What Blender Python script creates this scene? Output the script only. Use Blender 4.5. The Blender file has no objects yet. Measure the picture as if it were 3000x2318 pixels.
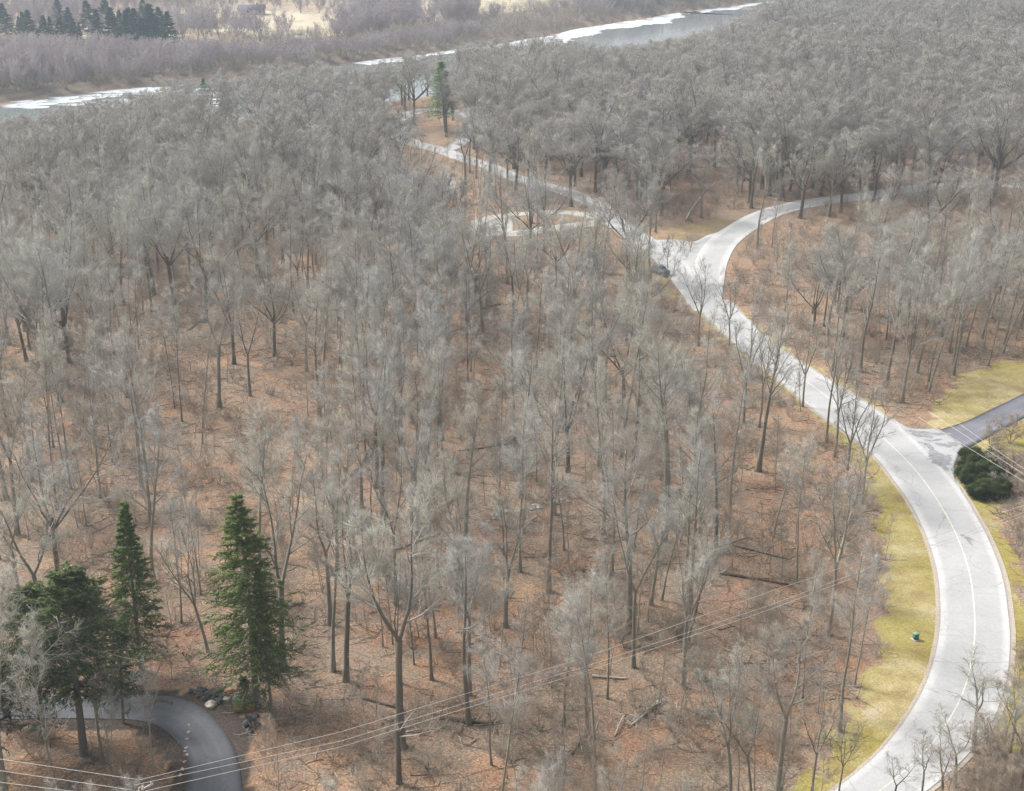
import bpy, math, random
import numpy as np
from mathutils import Vector, Matrix

# ---------------------------------------------------------------- camera, sky, sun, exposure
TH = math.radians(20.32); F = 4074.0; HC = 70.0
sc = bpy.context.scene
cam_d = bpy.data.cameras.new("Camera"); cam = bpy.data.objects.new("camera", cam_d)
sc.collection.objects.link(cam); sc.camera = cam
cam.location = (0, 0, HC); cam.rotation_euler = (math.pi/2 - TH, 0, 0)
cam_d.sensor_width = 36.0; cam_d.lens = 36.0 * F / 3000.0
cam_d.clip_start = 0.5; cam_d.clip_end = 6000

SUN_EL = math.radians(48); SUN_AZ = math.radians(-62)     # azimuth from +Y towards +X: light from the back left
world = bpy.data.worlds.new("World"); sc.world = world; world.use_nodes = True
wn = world.node_tree; wn.nodes.clear()
sky = wn.nodes.new('ShaderNodeTexSky'); sky.sky_type = 'NISHITA'; sky.sun_disc = False
sky.sun_elevation = SUN_EL; sky.sun_rotation = SUN_AZ
sky.air_density = 1.0; sky.dust_density = 6.0; sky.ozone_density = 1.0; sky.altitude = 200
hs = wn.nodes.new('ShaderNodeHueSaturation'); hs.inputs['Saturation'].default_value = 0.32
bg = wn.nodes.new('ShaderNodeBackground'); bg.inputs[1].default_value = 0.105
wo = wn.nodes.new('ShaderNodeOutputWorld')
wn.links.new(sky.outputs[0], hs.inputs['Color']); wn.links.new(hs.outputs[0], bg.inputs[0]); wn.links.new(bg.outputs[0], wo.inputs[0])

sun_d = bpy.data.lights.new("sun", 'SUN'); sun_d.energy = 2.2; sun_d.angle = math.radians(13); sun_d.color = (1.0, 0.975, 0.945)
sun = bpy.data.objects.new("sun", sun_d); sc.collection.objects.link(sun)
sd = Vector((math.sin(SUN_AZ)*math.cos(SUN_EL), math.cos(SUN_AZ)*math.cos(SUN_EL), math.sin(SUN_EL)))
sun.rotation_euler = sd.to_track_quat('Z', 'Y').to_euler(); sun.location = (0, 0, 150)

sc.view_settings.view_transform = 'Standard'; sc.view_settings.look = 'None'
sc.view_settings.gamma = 1.0; sc.view_settings.exposure = 0.90
cy = sc.cycles
cy.use_denoising = True; cy.denoising_prefilter = 'NONE'; cy.max_bounces = 5; cy.diffuse_bounces = 3; cy.glossy_bounces = 2
cy.volume_bounces = 0; cy.transmission_bounces = 1; cy.transparent_max_bounces = 4
cy.use_adaptive_sampling = True; cy.adaptive_threshold = 0.006
HAZE = 0.00029

R_ = np.random.default_rng(7); rnd = random.Random(11)
S = 3000/2184.0

# ---------------------------------------------------------------- geometry of the place
def ray(x, y):
    t = (y-1159)/F; s = (x-1500)/F
    return s, math.cos(TH)-t*math.sin(TH), -(math.sin(TH)+t*math.cos(TH))
def G(x, y, z=0.0):                                        # photo point -> place on a level z
    a, b, c = ray(x, y); k = (z-HC)/c
    return a*k, b*k
def D(x, y, z=0.0): return G(x*S, y*S, z)
def atY(x, y, Y):                                          # photo point -> (X, height) on the plane at distance Y
    a, b, c = ray(x, y); k = Y/b
    return a*k, HC+c*k
def to_px(X, Y, Z):
    dz = Z-HC
    dep = Y*math.cos(TH) - dz*math.sin(TH); up = Y*math.sin(TH)+dz*math.cos(TH)
    return 1500+F*X/dep, 1159-F*up/dep

FAR = [G(*p) for p in ((0,283),(118,272),(316,250),(453,239),(760,205),(1022,174),(1149,157),(1476,117),(1616,91),(1700,73),(2000,27),(2220,0))]
FAR = [(FAR[0][0]-3*(FAR[3][0]-FAR[0][0]), FAR[0][1]-3*(FAR[3][1]-FAR[0][1]))]+FAR+[(FAR[-1][0]+600, FAR[-1][1]+720)]
FARL = np.array(FAR); RW = 92.0
def seg_dist(P, line):
    P = np.asarray(P, float); best = np.full(len(P), 1e9)
    for a, b in zip(line[:-1], line[1:]):
        a = np.array(a); b = np.array(b); d = b-a; L = (d*d).sum()
        t = np.clip(((P-a)@d)/L, 0, 1)
        best = np.minimum(best, np.hypot(*(P-(a+t[:,None]*d)).T))
    return best
def far_side(P):                                           # True beyond the far bank
    P = np.asarray(P, float); y = np.interp(P[:,0], FARL[:,0], FARL[:,1])
    return P[:,1] > y
def river_depth(P):                                        # signed metres inside the river (positive = in the water)
    d = seg_dist(P, FARL); fs = far_side(P)
    inside = np.minimum(d, RW-d)
    return np.where(fs, -d, inside)
def hgt(P):
    P = np.asarray(P, float).reshape(-1, 2); x, y = P.T
    h = .35*np.sin(x/19+1.3)*np.cos(y/23+.4) + .22*np.sin(x/9.5+y/13+2) + .5*np.sin(x/47-y/61)
    rd = river_depth(P)
    h = h - 2.6*np.clip((rd+6)/8, 0, 1)
    w = np.clip((rd+14)/10, 0, 1)
    return h
def hz(x, y): return float(hgt([(x, y)])[0])
def pip(P, poly):
    P = np.asarray(P, float); x, y = P.T; ins = np.zeros(len(P), bool); n = len(poly)
    for i in range(n):
        x1, y1 = poly[i]; x2, y2 = poly[(i+1) % n]
        c = ((y1 > y) != (y2 > y))
        if y1 != y2: ins ^= c & (x < (x2-x1)*(y-y1)/(y2-y1)+x1)
    return ins

# roads, traced on the ground
ML = [D(*p) for p in ((1640,1760),(1700,1725),(1760,1688),(1830,1640),(1895,1580),(1950,1505),(1983,1435),(2002,1360),(2008,1290),(2002,1210),(1982,1140),(1950,1075),(1910,1020),(1865,968),(1800,917),(1729,867),(1660,808),(1589,750),(1525,690),(1456,623))]
MR = [D(*p) for p in ((1860,1770),(1905,1735),(1960,1695),(2040,1632),(2095,1570),(2132,1500),(2150,1430),(2156,1360),(2153,1300),(2141,1220),(2115,1150),(2085,1095),(2042,1030),(1985,970),(1925,912),(1836,850),(1760,803),(1690,758),(1630,713),(1556,640))]
BR = [D(*p) for p in ((1500,650),(1508,600),(1518,560),(1540,520),(1575,490),(1625,463),(1700,443),(1850,418),(1990,400),(2184,391),(2400,384))]
BL = [D(*p) for p in ((1515,660),(1450,583),(1400,537),(1350,508),(1310,480),(1285,452),(1240,425),(1180,402),(1100,378),(1040,352),(980,332),(930,314),(885,302),(850,283),(843,260),(865,244),(915,232),(985,236),(1010,262),(985,300),(950,318))]
PK = [D(*p) for p in ((1312,482),(1230,464),(1130,463),(1050,470),(1018,483),(1035,500),(1090,506),(1160,498),(1240,489),(1312,480))]
AU = [D(*p) for p in ((2420,712),(2300,775),(2230,812),(2184,835),(2120,864),(2060,893),(2006,912))]
AL = [D(*p) for p in ((2420,775),(2300,828),(2230,862),(2184,884),(2130,913),(2090,936),(2063,952))]
DO = [D(*p) for p in ((-60,1500),(20,1490),(100,1480),(180,1480),(260,1479),(330,1479),(390,1488),(435,1510),(470,1545),(497,1590),(512,1640),(516,1700),(518,1800))]
DI = [D(*p) for p in ((-60,1530),(20,1526),(100,1524),(170,1526),(230,1528),(290,1531),(335,1544),(370,1570),(395,1605),(402,1640),(392,1690),(370,1800))]
APRON = [D(*p) for p in ((1905,890),(1940,909),(1975,912),(2006,912.5),(2063,952),(2047,965),(2038,985),(2036,1003),(2040,1022),(2052,1042),(2000,1005),(1950,950))]
def P2(l): return [tuple(p) for p in l]
road_polys = [ML+MR[::-1], AU+AL[::-1], DO+DI[::-1], APRON]
road_lines = [(BR, 3.0), (BL, 2.6), (PK, 2.2)]
pads = [[D(*p) for p in ((940,372),(962,372),(975,405),(955,406))], [D(*p) for p in ((556,348),(610,350),(640,372),(575,380))],
        [D(*p) for p in ((1010,470),(1085,466),(1090,508),(1030,500))], [D(*p) for p in ((590,196),(640,190),(655,206),(612,212))]]

GRASS = [
 [(1600,1760),(1690,1665),(1765,1600),(1808,1530),(1838,1450),(1872,1390),(1890,1300),(1893,1200),(1880,1120),(1865,1060),(1848,1000),(1790,925),(1700,855),(1600,772),(1500,690),(1440,625),(1470,625),(1600,745),(1760,880),(1900,1000),(2010,1150),(2050,1300),(2030,1450),(1950,1600),(1850,1760)],
 [(2420,640),(2230,745),(2184,765),(2120,775),(2060,795),(2010,835),(1985,870),(1968,912),(2060,905),(2230,830),(2420,740)],
 [(2420,750),(2230,860),(2184,880),(2070,950),(2030,1000),(2045,1060),(2080,1110),(2110,1190),(2130,1290),(2130,1400),(2120,1560),(2150,1600),(2184,1560),(2240,1500),(2205,1400),(2198,1310),(2176,1210),(2138,1120),(2112,1050),(2130,1000),(2184,950),(2420,880)],
 [(1392,510),(1450,523),(1515,503),(1570,470),(1545,462),(1450,485),(1400,500)],
 [(1560,640),(1600,680),(1722,770),(1836,840),(1905,885),(1925,905),(1820,845),(1700,765),(1590,700)],
 [(1340,545),(1380,552),(1470,640),(1550,710),(1530,712),(1440,640),(1365,590)]]
GRASS = [[D(*p) for p in g] for g in GRASS]
FIELD = [[(560,40),(700,30),(1000,45),(980,120),(880,145),(740,100),(600,80)], [(1205,5),(1290,8),(1300,60),(1235,66)], [(1340,-8),(1900,-12),(1700,30),(1500,42),(1370,40)], [(240,80),(420,84),(420,120),(260,115)], [(1380,30),(1420,30),(1700,52),(1720,62),(1500,68),(1390,60)]]
FIELD = [[G(*p) for p in g] for g in FIELD]

# ---------------------------------------------------------------- materials
def mat(name):
    m = bpy.data.materials.new(name); m.use_nodes = True
    nt = m.node_tree; b = nt.nodes['Principled BSDF']; b.inputs['Roughness'].default_value = .9
    b.inputs['Specular IOR Level'].default_value = .25
    return m, nt, b
def N(nt, t, **k):
    n = nt.nodes.new(t)
    for a, v in k.items():
        if a in n.inputs: n.inputs[a].default_value = v
        else: setattr(n, a, v)
    return n
def noise(nt, scale, detail=4, rough=.6, coord='Object', stretch=None):
    tc = N(nt, 'ShaderNodeTexCoord'); n = N(nt, 'ShaderNodeTexNoise')
    n.inputs['Scale'].default_value = scale; n.inputs['Detail'].default_value = detail; n.inputs['Roughness'].default_value = rough
    if stretch:
        mp = N(nt, 'ShaderNodeMapping'); mp.inputs['Scale'].default_value = stretch
        nt.links.new(tc.outputs[coord], mp.inputs[0]); nt.links.new(mp.outputs[0], n.inputs['Vector'])
    else: nt.links.new(tc.outputs[coord], n.inputs['Vector'])
    return n.outputs['Fac']
def ramp(nt, fac, stops, interp='LINEAR'):
    r = N(nt, 'ShaderNodeValToRGB'); cr = r.color_ramp; cr.interpolation = interp
    while len(cr.elements) < len(stops): cr.elements.new(.5)
    for e, (p, c) in zip(cr.elements, stops):
        e.position = p; e.color = (*c, 1) if len(c) == 3 else c
    nt.links.new(fac, r.inputs[0]); return r.outputs[0]
def mix(nt, fac, a, b, mode='MIX'):
    m = N(nt, 'ShaderNodeMix'); m.data_type = 'RGBA'; m.blend_type = mode
    for v, i in ((fac, 0), (a, 6), (b, 7)):
        if isinstance(v, (int, float)): m.inputs[i].default_value = v
        elif isinstance(v, tuple): m.inputs[i].default_value = (*v, 1)
        else: nt.links.new(v, m.inputs[i])
    return m.outputs[2]
def mth(nt, op, a, b=0.0, clamp=False):
    m = N(nt, 'ShaderNodeMath'); m.operation = op; m.use_clamp = clamp
    for v, i in ((a, 0), (b, 1)):
        if isinstance(v, (int, float)): m.inputs[i].default_value = v
        else: nt.links.new(v, m.inputs[i])
    return m.outputs[0]
def bump(nt, b, fac, dist, strength=1.0):
    n = N(nt, 'ShaderNodeBump'); n.inputs['Distance'].default_value = dist; n.inputs['Strength'].default_value = strength
    nt.links.new(fac, n.inputs['Height']); nt.links.new(n.outputs[0], b.inputs['Normal'])
def simple(name, col, rough=.8, var=.25, scale=3.0, metal=0.0):
    m, nt, b = mat(name)
    f = noise(nt, scale)
    lo = tuple(c*(1-var) for c in col); hi = tuple(min(1, c*(1+var)) for c in col)
    nt.links.new(ramp(nt, f, ((.3, lo), (.7, hi))), b.inputs['Base Color'])
    b.inputs['Roughness'].default_value = rough; b.inputs['Metallic'].default_value = metal
    return m
def tree_mat(name, cols, fine=14.0, dark=.55):
    m, nt, b = mat(name)
    oi = N(nt, 'ShaderNodeObjectInfo')
    n = len(cols); c = ramp(nt, oi.outputs['Random'], [(i/max(1, n-1), q) for i, q in enumerate(cols)])
    f = noise(nt, fine, 3, stretch=(1, 1, .25)); g = noise(nt, .35, 2)
    k = mth(nt, 'MULTIPLY_ADD', f, 1-dark); k.node.inputs[2].default_value = dark+.0
    k2 = mth(nt, 'MULTIPLY_ADD', g, .5); k2.node.inputs[2].default_value = .85
    kk = mth(nt, 'MULTIPLY', k, k2)
    v = N(nt, 'ShaderNodeVectorMath'); v.operation = 'SCALE'
    nt.links.new(c, v.inputs[0]); nt.links.new(kk, v.inputs['Scale']); nt.links.new(v.outputs[0], b.inputs['Base Color'])
    b.inputs['Roughness'].default_value = .95; b.inputs['Specular IOR Level'].default_value = .1
    return m
M = {}
M['bark'] = tree_mat('bark', [(.25,.23,.18), (.33,.315,.25), (.21,.185,.145), (.30,.295,.24), (.36,.335,.27)])
M['bark_dark'] = tree_mat('dark_bark', [(.17,.15,.12), (.20,.18,.145)])
M['limb'] = tree_mat('branch_bark', [(.39,.365,.32), (.45,.44,.40), (.35,.325,.29), (.43,.42,.37)])
M['twig'] = tree_mat('twig_bark', [(.51,.495,.43), (.43,.39,.335), (.50,.505,.43), (.46,.465,.45), (.39,.36,.31), (.48,.46,.38), (.46,.44,.41), (.44,.445,.41)], dark=.75)
M['twig_wood'] = tree_mat('grey_mauve_twigs', [(.48,.45,.40), (.41,.37,.345), (.50,.475,.41), (.45,.43,.42), (.38,.34,.31), (.49,.475,.41), (.43,.395,.395)], dark=.7)
M['twig_pale'] = tree_mat('pale_twig_bark', [(.44,.41,.38), (.40,.38,.36)], dark=.75)
M['twig_far'] = tree_mat('willow_twigs', [(.36,.29,.31), (.44,.38,.39), (.50,.45,.44), (.33,.26,.285), (.42,.35,.35)], dark=.75)
M['brush'] = tree_mat('brush_twigs', [(.38,.30,.235), (.45,.39,.31), (.32,.26,.20), (.42,.37,.30)], dark=.6)
M['birch'] = tree_mat('bleached_wood', [(.55,.51,.45), (.50,.47,.42)], dark=.8)
M['needle'] = tree_mat('spruce_needles', [(.13,.19,.055), (.15,.20,.06)], fine=3, dark=.6)
M['needle_green'] = tree_mat('bright_green_needles', [(.20,.34,.08), (.21,.35,.09)], fine=3, dark=.6)
M['pine'] = tree_mat('pine_needles', [(.07,.10,.05), (.12,.155,.06)], fine=2, dark=.5)
M['needle_far'] = tree_mat('blue_green_needles', [(.045,.105,.075), (.06,.12,.085)], fine=2, dark=.6)
M['juniper'] = tree_mat('juniper_foliage', [(.06,.085,.03), (.075,.10,.035)], fine=2, dark=.4)
M['log'] = tree_mat('dead_log_bark', [(.13,.10,.075), (.18,.15,.12)], fine=6)

def ground_mat():
    m, nt, b = mat('forest_floor')
    at = N(nt, 'ShaderNodeVertexColor'); at.layer_name = 'cover'
    sp = N(nt, 'ShaderNodeSeparateColor'); nt.links.new(at.outputs[0], sp.inputs[0])
    n1 = noise(nt, .045, 5, .6); n2 = noise(nt, .35, 5, .65); n3 = noise(nt, 5.0, 4, .7); n4 = noise(nt, .11, 4, .6)
    tc = N(nt, 'ShaderNodeTexCoord')
    vo = N(nt, 'ShaderNodeTexVoronoi'); vo.inputs['Scale'].default_value = 8.5; nt.links.new(tc.outputs['Object'], vo.inputs['Vector'])
    leaf = ramp(nt, n1, ((.30, (.36,.23,.145)), (.46, (.42,.26,.155)), (.53, (.30,.225,.16)), (.62, (.37,.25,.165)), (.74, (.45,.285,.165))))
    leaf = mix(nt, ramp(nt, n4, ((.50, (0,0,0)), (.66, (.55,.55,.55)))), leaf, (.37,.18,.11))
    patch = ramp(nt, n2, ((.36, (0,0,0)), (.52, (.8,.8,.8)), (.7, (1,1,1))))
    leaf = mix(nt, patch, (.265,.21,.155), leaf)
    # single leaves: every cell of about 15 cm has its own tone
    vsep = N(nt, 'ShaderNodeSeparateColor'); nt.links.new(vo.outputs['Color'], vsep.inputs[0])
    k = ramp(nt, vsep.outputs[0], ((0, (.62,.60,.58)), (.5, (.95,.95,.95)), (.86, (1.12,1.12,1.12)), (1, (1.4,1.42,1.45))))
    leaf = mix(nt, 1.0, leaf, k, 'MULTIPLY')
    k2 = ramp(nt, n3, ((.3, (.6,.6,.6)), (.7, (1.3,1.3,1.3))))
    leaf = mix(nt, 1.0, leaf, k2, 'MULTIPLY')
    gr = ramp(nt, n2, ((.30, (.27,.205,.12)), (.42, (.38,.30,.13)), (.53, (.45,.37,.18)), (.68, (.53,.44,.29))))
    gr = mix(nt, ramp(nt, n1, ((.42, (0,0,0)), (.55, (1,1,1)))), gr, ramp(nt, n2, ((.3, (.29,.215,.07)), (.7, (.37,.33,.09)))))
    gr = mix(nt, 1.0, gr, k2, 'MULTIPLY')
    fld = ramp(nt, noise(nt, .08, 5, .7), ((.3, (.36,.30,.20)), (.6, (.58,.50,.37)), (.8, (.40,.37,.22))))
    mul = ramp(nt, n3, ((.3, (.03,.024,.02)), (.55, (.085,.065,.05)), (.8, (.20,.16,.13))))
    def edge(ch, amt=.5):
        e = mth(nt, 'MULTIPLY_ADD', n3, amt); e.node.inputs[2].default_value = -amt/2
        s = mth(nt, 'ADD', sp.outputs[ch], e)
        s2 = mth(nt, 'ADD', s, mth(nt, 'MULTIPLY', mth(nt, 'SUBTRACT', n2, .5), .7))
        return ramp(nt, s2, ((.28, (0,0,0)), (.70, (1,1,1))))
    c = mix(nt, edge(0, .7), leaf, gr)
    c = mix(nt, edge(1), c, fld)
    c = mix(nt, edge(2, .8), c, mul)
    nt.links.new(c, b.inputs['Base Color'])
    hh = mth(nt, 'ADD', mth(nt, 'MULTIPLY', vsep.outputs[1], .4), n3)
    bump(nt, b, hh, .12, .8)
    return m
M['ground'] = ground_mat()
def concrete_mat(name, base, streak=.18, dark_tracks=False, stains=0.0):
    m, nt, b = mat(name)
    f1 = noise(nt, .22, 5, .6); f2 = noise(nt, 3.0, 4, .7); f3 = noise(nt, 22, 2, .6)
    lo = tuple(c*(1-streak) for c in base)
    c = mix(nt, ramp(nt, f1, ((.35, (0,0,0)), (.65, (1,1,1)))), lo, base)
    c = mix(nt, 1.0, c, ramp(nt, f2, ((.3, (.9,.9,.9)), (.7, (1.05,1.05,1.05)))), 'MULTIPLY')
    c = mix(nt, 1.0, c, ramp(nt, f3, ((.35, (.86,.86,.86)), (.6, (1.06,1.06,1.06)))), 'MULTIPLY')
    # wandering hairline cracks
    tc = N(nt, 'ShaderNodeTexCoord'); nv = N(nt, 'ShaderNodeTexNoise'); nv.inputs['Scale'].default_value = .5
    nt.links.new(tc.outputs['Object'], nv.inputs['Vector'])
    ad = N(nt, 'ShaderNodeVectorMath'); ad.operation = 'MULTIPLY_ADD'; ad.inputs[1].default_value = (2.5,2.5,0)
    nt.links.new(nv.outputs['Color'], ad.inputs[0]); nt.links.new(tc.outputs['Object'], ad.inputs[2])
    vo = N(nt, 'ShaderNodeTexVoronoi'); vo.feature = 'DISTANCE_TO_EDGE'; vo.inputs['Scale'].default_value = .13
    nt.links.new(ad.outputs[0], vo.inputs['Vector'])
    c = mix(nt, ramp(nt, vo.outputs['Distance'], ((0, (.45,.45,.45)), (.008, (0,0,0)))), c, tuple(x*.35 for x in base))
    uv = N(nt, 'ShaderNodeUVMap'); uv.uv_map = 'UVMap'
    su = N(nt, 'ShaderNodeSeparateXYZ'); nt.links.new(uv.outputs[0], su.inputs[0])
    if dark_tracks:
        w = mth(nt, 'SINE', mth(nt, 'MULTIPLY', su.outputs[0], 6.283*4 if dark_tracks is True else 6.283*dark_tracks))
        c = mix(nt, ramp(nt, w, ((.2, (.3,.3,.3)), (1, (0,0,0)))), c, tuple(x*.6 for x in base))
    if stains:
        sf = noise(nt, .75, 3, .55, 'UV', stretch=(7.5, .28, 1))
        c = mix(nt, ramp(nt, sf, ((.50, (0,0,0)), (.54, (stains,)*3))), c, (.16,.155,.16))
    nt.links.new(c, b.inputs['Base Color']); b.inputs['Roughness'].default_value = .85
    return m
M['concrete'] = concrete_mat('pale_concrete', (.47,.47,.465), .12)
M['apron'] = concrete_mat('stained_concrete', (.46,.46,.465), .12)
M['asphalt'] = concrete_mat('worn_asphalt', (.25,.25,.28), .25, True)
M['drive'] = concrete_mat('grey_asphalt', (.135,.142,.152), .22, True)
M['gravel'] = concrete_mat('pale_gravel', (.50,.48,.43), .25)
M['shoulder'] = simple('gravel_shoulder', (.34,.30,.25), .95, .22, 5)
M['line'] = simple('faded_yellow_paint', (.65,.635,.52), .8, .12, 1.5)
M['joint'] = simple('tar_joint', (.36,.36,.35), .8, .3, 4)
M['stain'] = simple('dark_road_stain', (.27,.27,.28), .8, .25, 2)

# ---------------------------------------------------------------- mesh helpers
def new_mesh(name, V, faces, mats=(), mi=None, smooth=False, uv=None):
    V = np.asarray(V, np.float32).reshape(-1, 3); me = bpy.data.meshes.new(name)
    loops = []; starts = []; tot = 0; nf = 0
    for fa in faces:
        fa = np.asarray(fa, np.int32)
        if len(fa) == 0: continue
        loops.append(fa.ravel()); starts.append(tot+np.arange(len(fa))*fa.shape[1]); tot += fa.size; nf += len(fa)
    loops = np.concatenate(loops); starts = np.concatenate(starts)
    me.vertices.add(len(V)); me.vertices.foreach_set('co', V.ravel())
    me.loops.add(len(loops)); me.loops.foreach_set('vertex_index', loops)
    me.polygons.add(nf); me.polygons.foreach_set('loop_start', starts.astype(np.int32))
    if mi is not None: me.polygons.foreach_set('material_index', np.asarray(mi, np.int32))
    me.update(calc_edges=True)
    if smooth: me.polygons.foreach_set('use_smooth', np.ones(nf, bool))
    for m in mats: me.materials.append(m)
    if uv is not None:
        l = me.uv_layers.new(name='UVMap'); l.data.foreach_set('uv', np.asarray(uv, np.float32)[loops].ravel())
    return me
def link(name, me, parent=None, label=None, cat=None, group=None, kind=None, loc=None):
    o = bpy.data.objects.new(name, me); sc.collection.objects.link(o)
    if parent is not None: o.parent = parent
    if loc is not None: o.location = loc
    if label: o['label'] = label
    if cat: o['category'] = cat
    if group: o['group'] = group
    if kind: o['kind'] = kind
    return o
def thing(name, label, cat, loc, rz=0.0, group=None, tilt=(0, 0), scale=1.0):
    o = link(name, None, None, label, cat, group, None, loc)
    o.rotation_euler = (tilt[0], tilt[1], rz); o.scale = (scale,)*3 if not isinstance(scale, tuple) else scale
    o.empty_display_size = .5
    return o
class MB:
    def __init__(s): s.v = []; s.f = {}; s.n = 0
    def add(s, V, F_):
        V = np.asarray(V, float).reshape(-1, 3); F_ = np.asarray(F_, int)
        s.v.append(V); s.f.setdefault(F_.shape[1], []).append(F_+s.n); s.n += len(V)
    def box(s, c, d, rz=0.0, top=1.0, topx=None):
        cx, cy_, cz = c; dx, dy, dz = [q/2 for q in d]; tx = top if topx is None else topx
        V = [(-dx,-dy,-dz),(dx,-dy,-dz),(dx,dy,-dz),(-dx,dy,-dz),(-dx*tx,-dy*top,dz),(dx*tx,-dy*top,dz),(dx*tx,dy*top,dz),(-dx*tx,dy*top,dz)]
        ca, sa = math.cos(rz), math.sin(rz)
        V = [(cx+x*ca-y*sa, cy_+x*sa+y*ca, cz+z) for x, y, z in V]
        s.add(V, [(0,3,2,1),(4,5,6,7),(0,1,5,4),(1,2,6,5),(2,3,7,6),(3,0,4,7)])
    def tube(s, P, R, sides=8, cap=True):
        V, F_ = tubes(np.asarray(P, float)[None], np.asarray(R, float)[None], sides)
        n0 = s.n; s.add(V, F_)
        if cap:
            c0 = len(V)-sides
            s.f.setdefault(3, [])
            for base, cpt, rev in ((0, P[0], True), (c0, P[-1], False)):
                s.v.append(np.asarray(cpt, float).reshape(1, 3)); ci = s.n; s.n += 1
                tri = [(ci, n0+base+(i+1) % sides, n0+base+i) if rev else (ci, n0+base+i, n0+base+(i+1) % sides) for i in range(sides)]
                s.f[3].append(np.array(tri))
    def lathe(s, prof, n=16, c=(0, 0, 0), axis='z'):
        V = []
        for r, z in prof:
            for i in range(n):
                a = 2*math.pi*i/n; p = (r*math.cos(a), r*math.sin(a), z)
                if axis == 'x': p = (p[2], p[0], p[1])
                if axis == 'y': p = (p[0], p[2], p[1])
                V.append((p[0]+c[0], p[1]+c[1], p[2]+c[2]))
        Fq = [(j*n+i, j*n+(i+1) % n, (j+1)*n+(i+1) % n, (j+1)*n+i) for j in range(len(prof)-1) for i in range(n)]
        s.add(V, Fq)
    def mesh(s, name, m, smooth=False):
        fs = [np.concatenate(v) for v in s.f.values()]
        return new_mesh(name, np.concatenate(s.v), fs, [m], smooth=smooth)

def tubes(P, Rr, sides):
    """P (N,K,3), Rr (N,K) -> open tubes"""
    Nn, K, _ = P.shape
    T = np.empty_like(P); T[:, 1:-1] = P[:, 2:]-P[:, :-2]; T[:, 0] = P[:, 1]-P[:, 0]; T[:, -1] = P[:, -1]-P[:, -2]
    T /= np.linalg.norm(T, axis=2, keepdims=True)+1e-9
    avg = P[:, -1]-P[:, 0]; avg /= np.linalg.norm(avg, axis=1, keepdims=True)+1e-9
    ref = np.where(np.abs(avg[:, 2:3]) > .8, np.array([[1., 0, 0]]), np.array([[0, 0, 1.]]))[:, None, :]
    U = np.cross(T, np.broadcast_to(ref, T.shape)); U /= np.linalg.norm(U, axis=2, keepdims=True)+1e-9
    W = np.cross(T, U)
    a = np.arange(sides)*2*np.pi/sides
    V = P[:, :, None, :] + Rr[:, :, None, None]*(np.cos(a)[None, None, :, None]*U[:, :, None, :]+np.sin(a)[None, None, :, None]*W[:, :, None, :])
    idx = np.arange(Nn*K*sides).reshape(Nn, K, sides)
    A = idx[:, :-1, :]; B = np.roll(A, -1, 2); C2 = np.roll(idx[:, 1:, :], -1, 2); D2 = idx[:, 1:, :]
    return V.reshape(-1, 3), np.stack([A, B, C2, D2], -1).reshape(-1, 4)
def spikes(P, Dv, L, r, rng):
    """thin tapering twigs with a triangular section"""
    n = len(P); ref = rng.normal(size=(n, 3)); U = np.cross(Dv, ref); U /= np.linalg.norm(U, axis=1, keepdims=True)+1e-9
    W = np.cross(Dv, U); V = np.empty((n, 4, 3))
    for i in range(3):
        a = i*2*math.pi/3; V[:, i] = P+r[:, None]*(math.cos(a)*U+math.sin(a)*W)
    V[:, 3] = P+Dv*L[:, None]
    b = np.arange(n)[:, None]*4
    Fc = np.concatenate([b+np.array([[0, 1, 3]]), b+np.array([[1, 2, 3]]), b+np.array([[2, 0, 3]])])
    return V.reshape(-1, 3), Fc
def grow(rng, P0, D0, L, r0, K, wob, up, r1=.25):
    n = len(P0); P = np.empty((n, K+1, 3)); P[:, 0] = P0; d = D0.copy(); st = (L/K)[:, None]
    for k in range(K):
        d = d + rng.normal(size=(n, 3))*wob + np.array([0, 0, up]); d /= np.linalg.norm(d, axis=1, keepdims=True)
        P[:, k+1] = P[:, k]+d*st
    R = r0[:, None]*np.linspace(1, r1, K+1)[None]
    return P, R
def spawn(rng, P, R, per, t0, t1, ang, jit, lr, rr, L, fall=.55, rmin=0.0, out=0.0):
    n, K1, _ = P.shape; K = K1-1
    base = (np.arange(per)[None]+rng.random((n, per)))/per; t = t0+(t1-t0)*base
    q = t*K; i = np.minimum(q.astype(int), K-1); f = q-i; a = np.arange(n)[:, None]
    p = P[a, i]*(1-f[..., None])+P[a, i+1]*f[..., None]
    d = P[a, i+1]-P[a, i]; d /= np.linalg.norm(d, axis=2, keepdims=True)+1e-9
    r = R[a, i]*(1-f)+R[a, i+1]*f
    p = p.reshape(-1, 3); d = d.reshape(-1, 3); r = r.ravel(); t = t.ravel()
    ax = rng.normal(size=p.shape); u = np.cross(d, ax); u /= np.linalg.norm(u, axis=1, keepdims=True)+1e-9
    # spread azimuths round the stem
    th = np.radians(ang+rng.normal(size=len(p))*jit)[:, None]
    nd = d*np.cos(th)+u*np.sin(th)
    if out: nd = nd+np.concatenate([p[:, :2]-P[0, 0, :2], np.zeros((len(p), 1))], 1)*out/ (np.linalg.norm(p[:, :2], axis=1)[:, None]+1.0)
    nd /= np.linalg.norm(nd, axis=1, keepdims=True)
    Lp = np.repeat(L, per); tt = (t-t0)/max(1e-6, (1-t0))
    Lc = Lp*lr*(1-fall*tt)*rng.uniform(.7, 1.25, len(p))
    rc = np.maximum(np.minimum(r*.8, r*rr*rng.uniform(.8, 1.15, len(p))), rmin)
    return p, nd, Lc, rc

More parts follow.
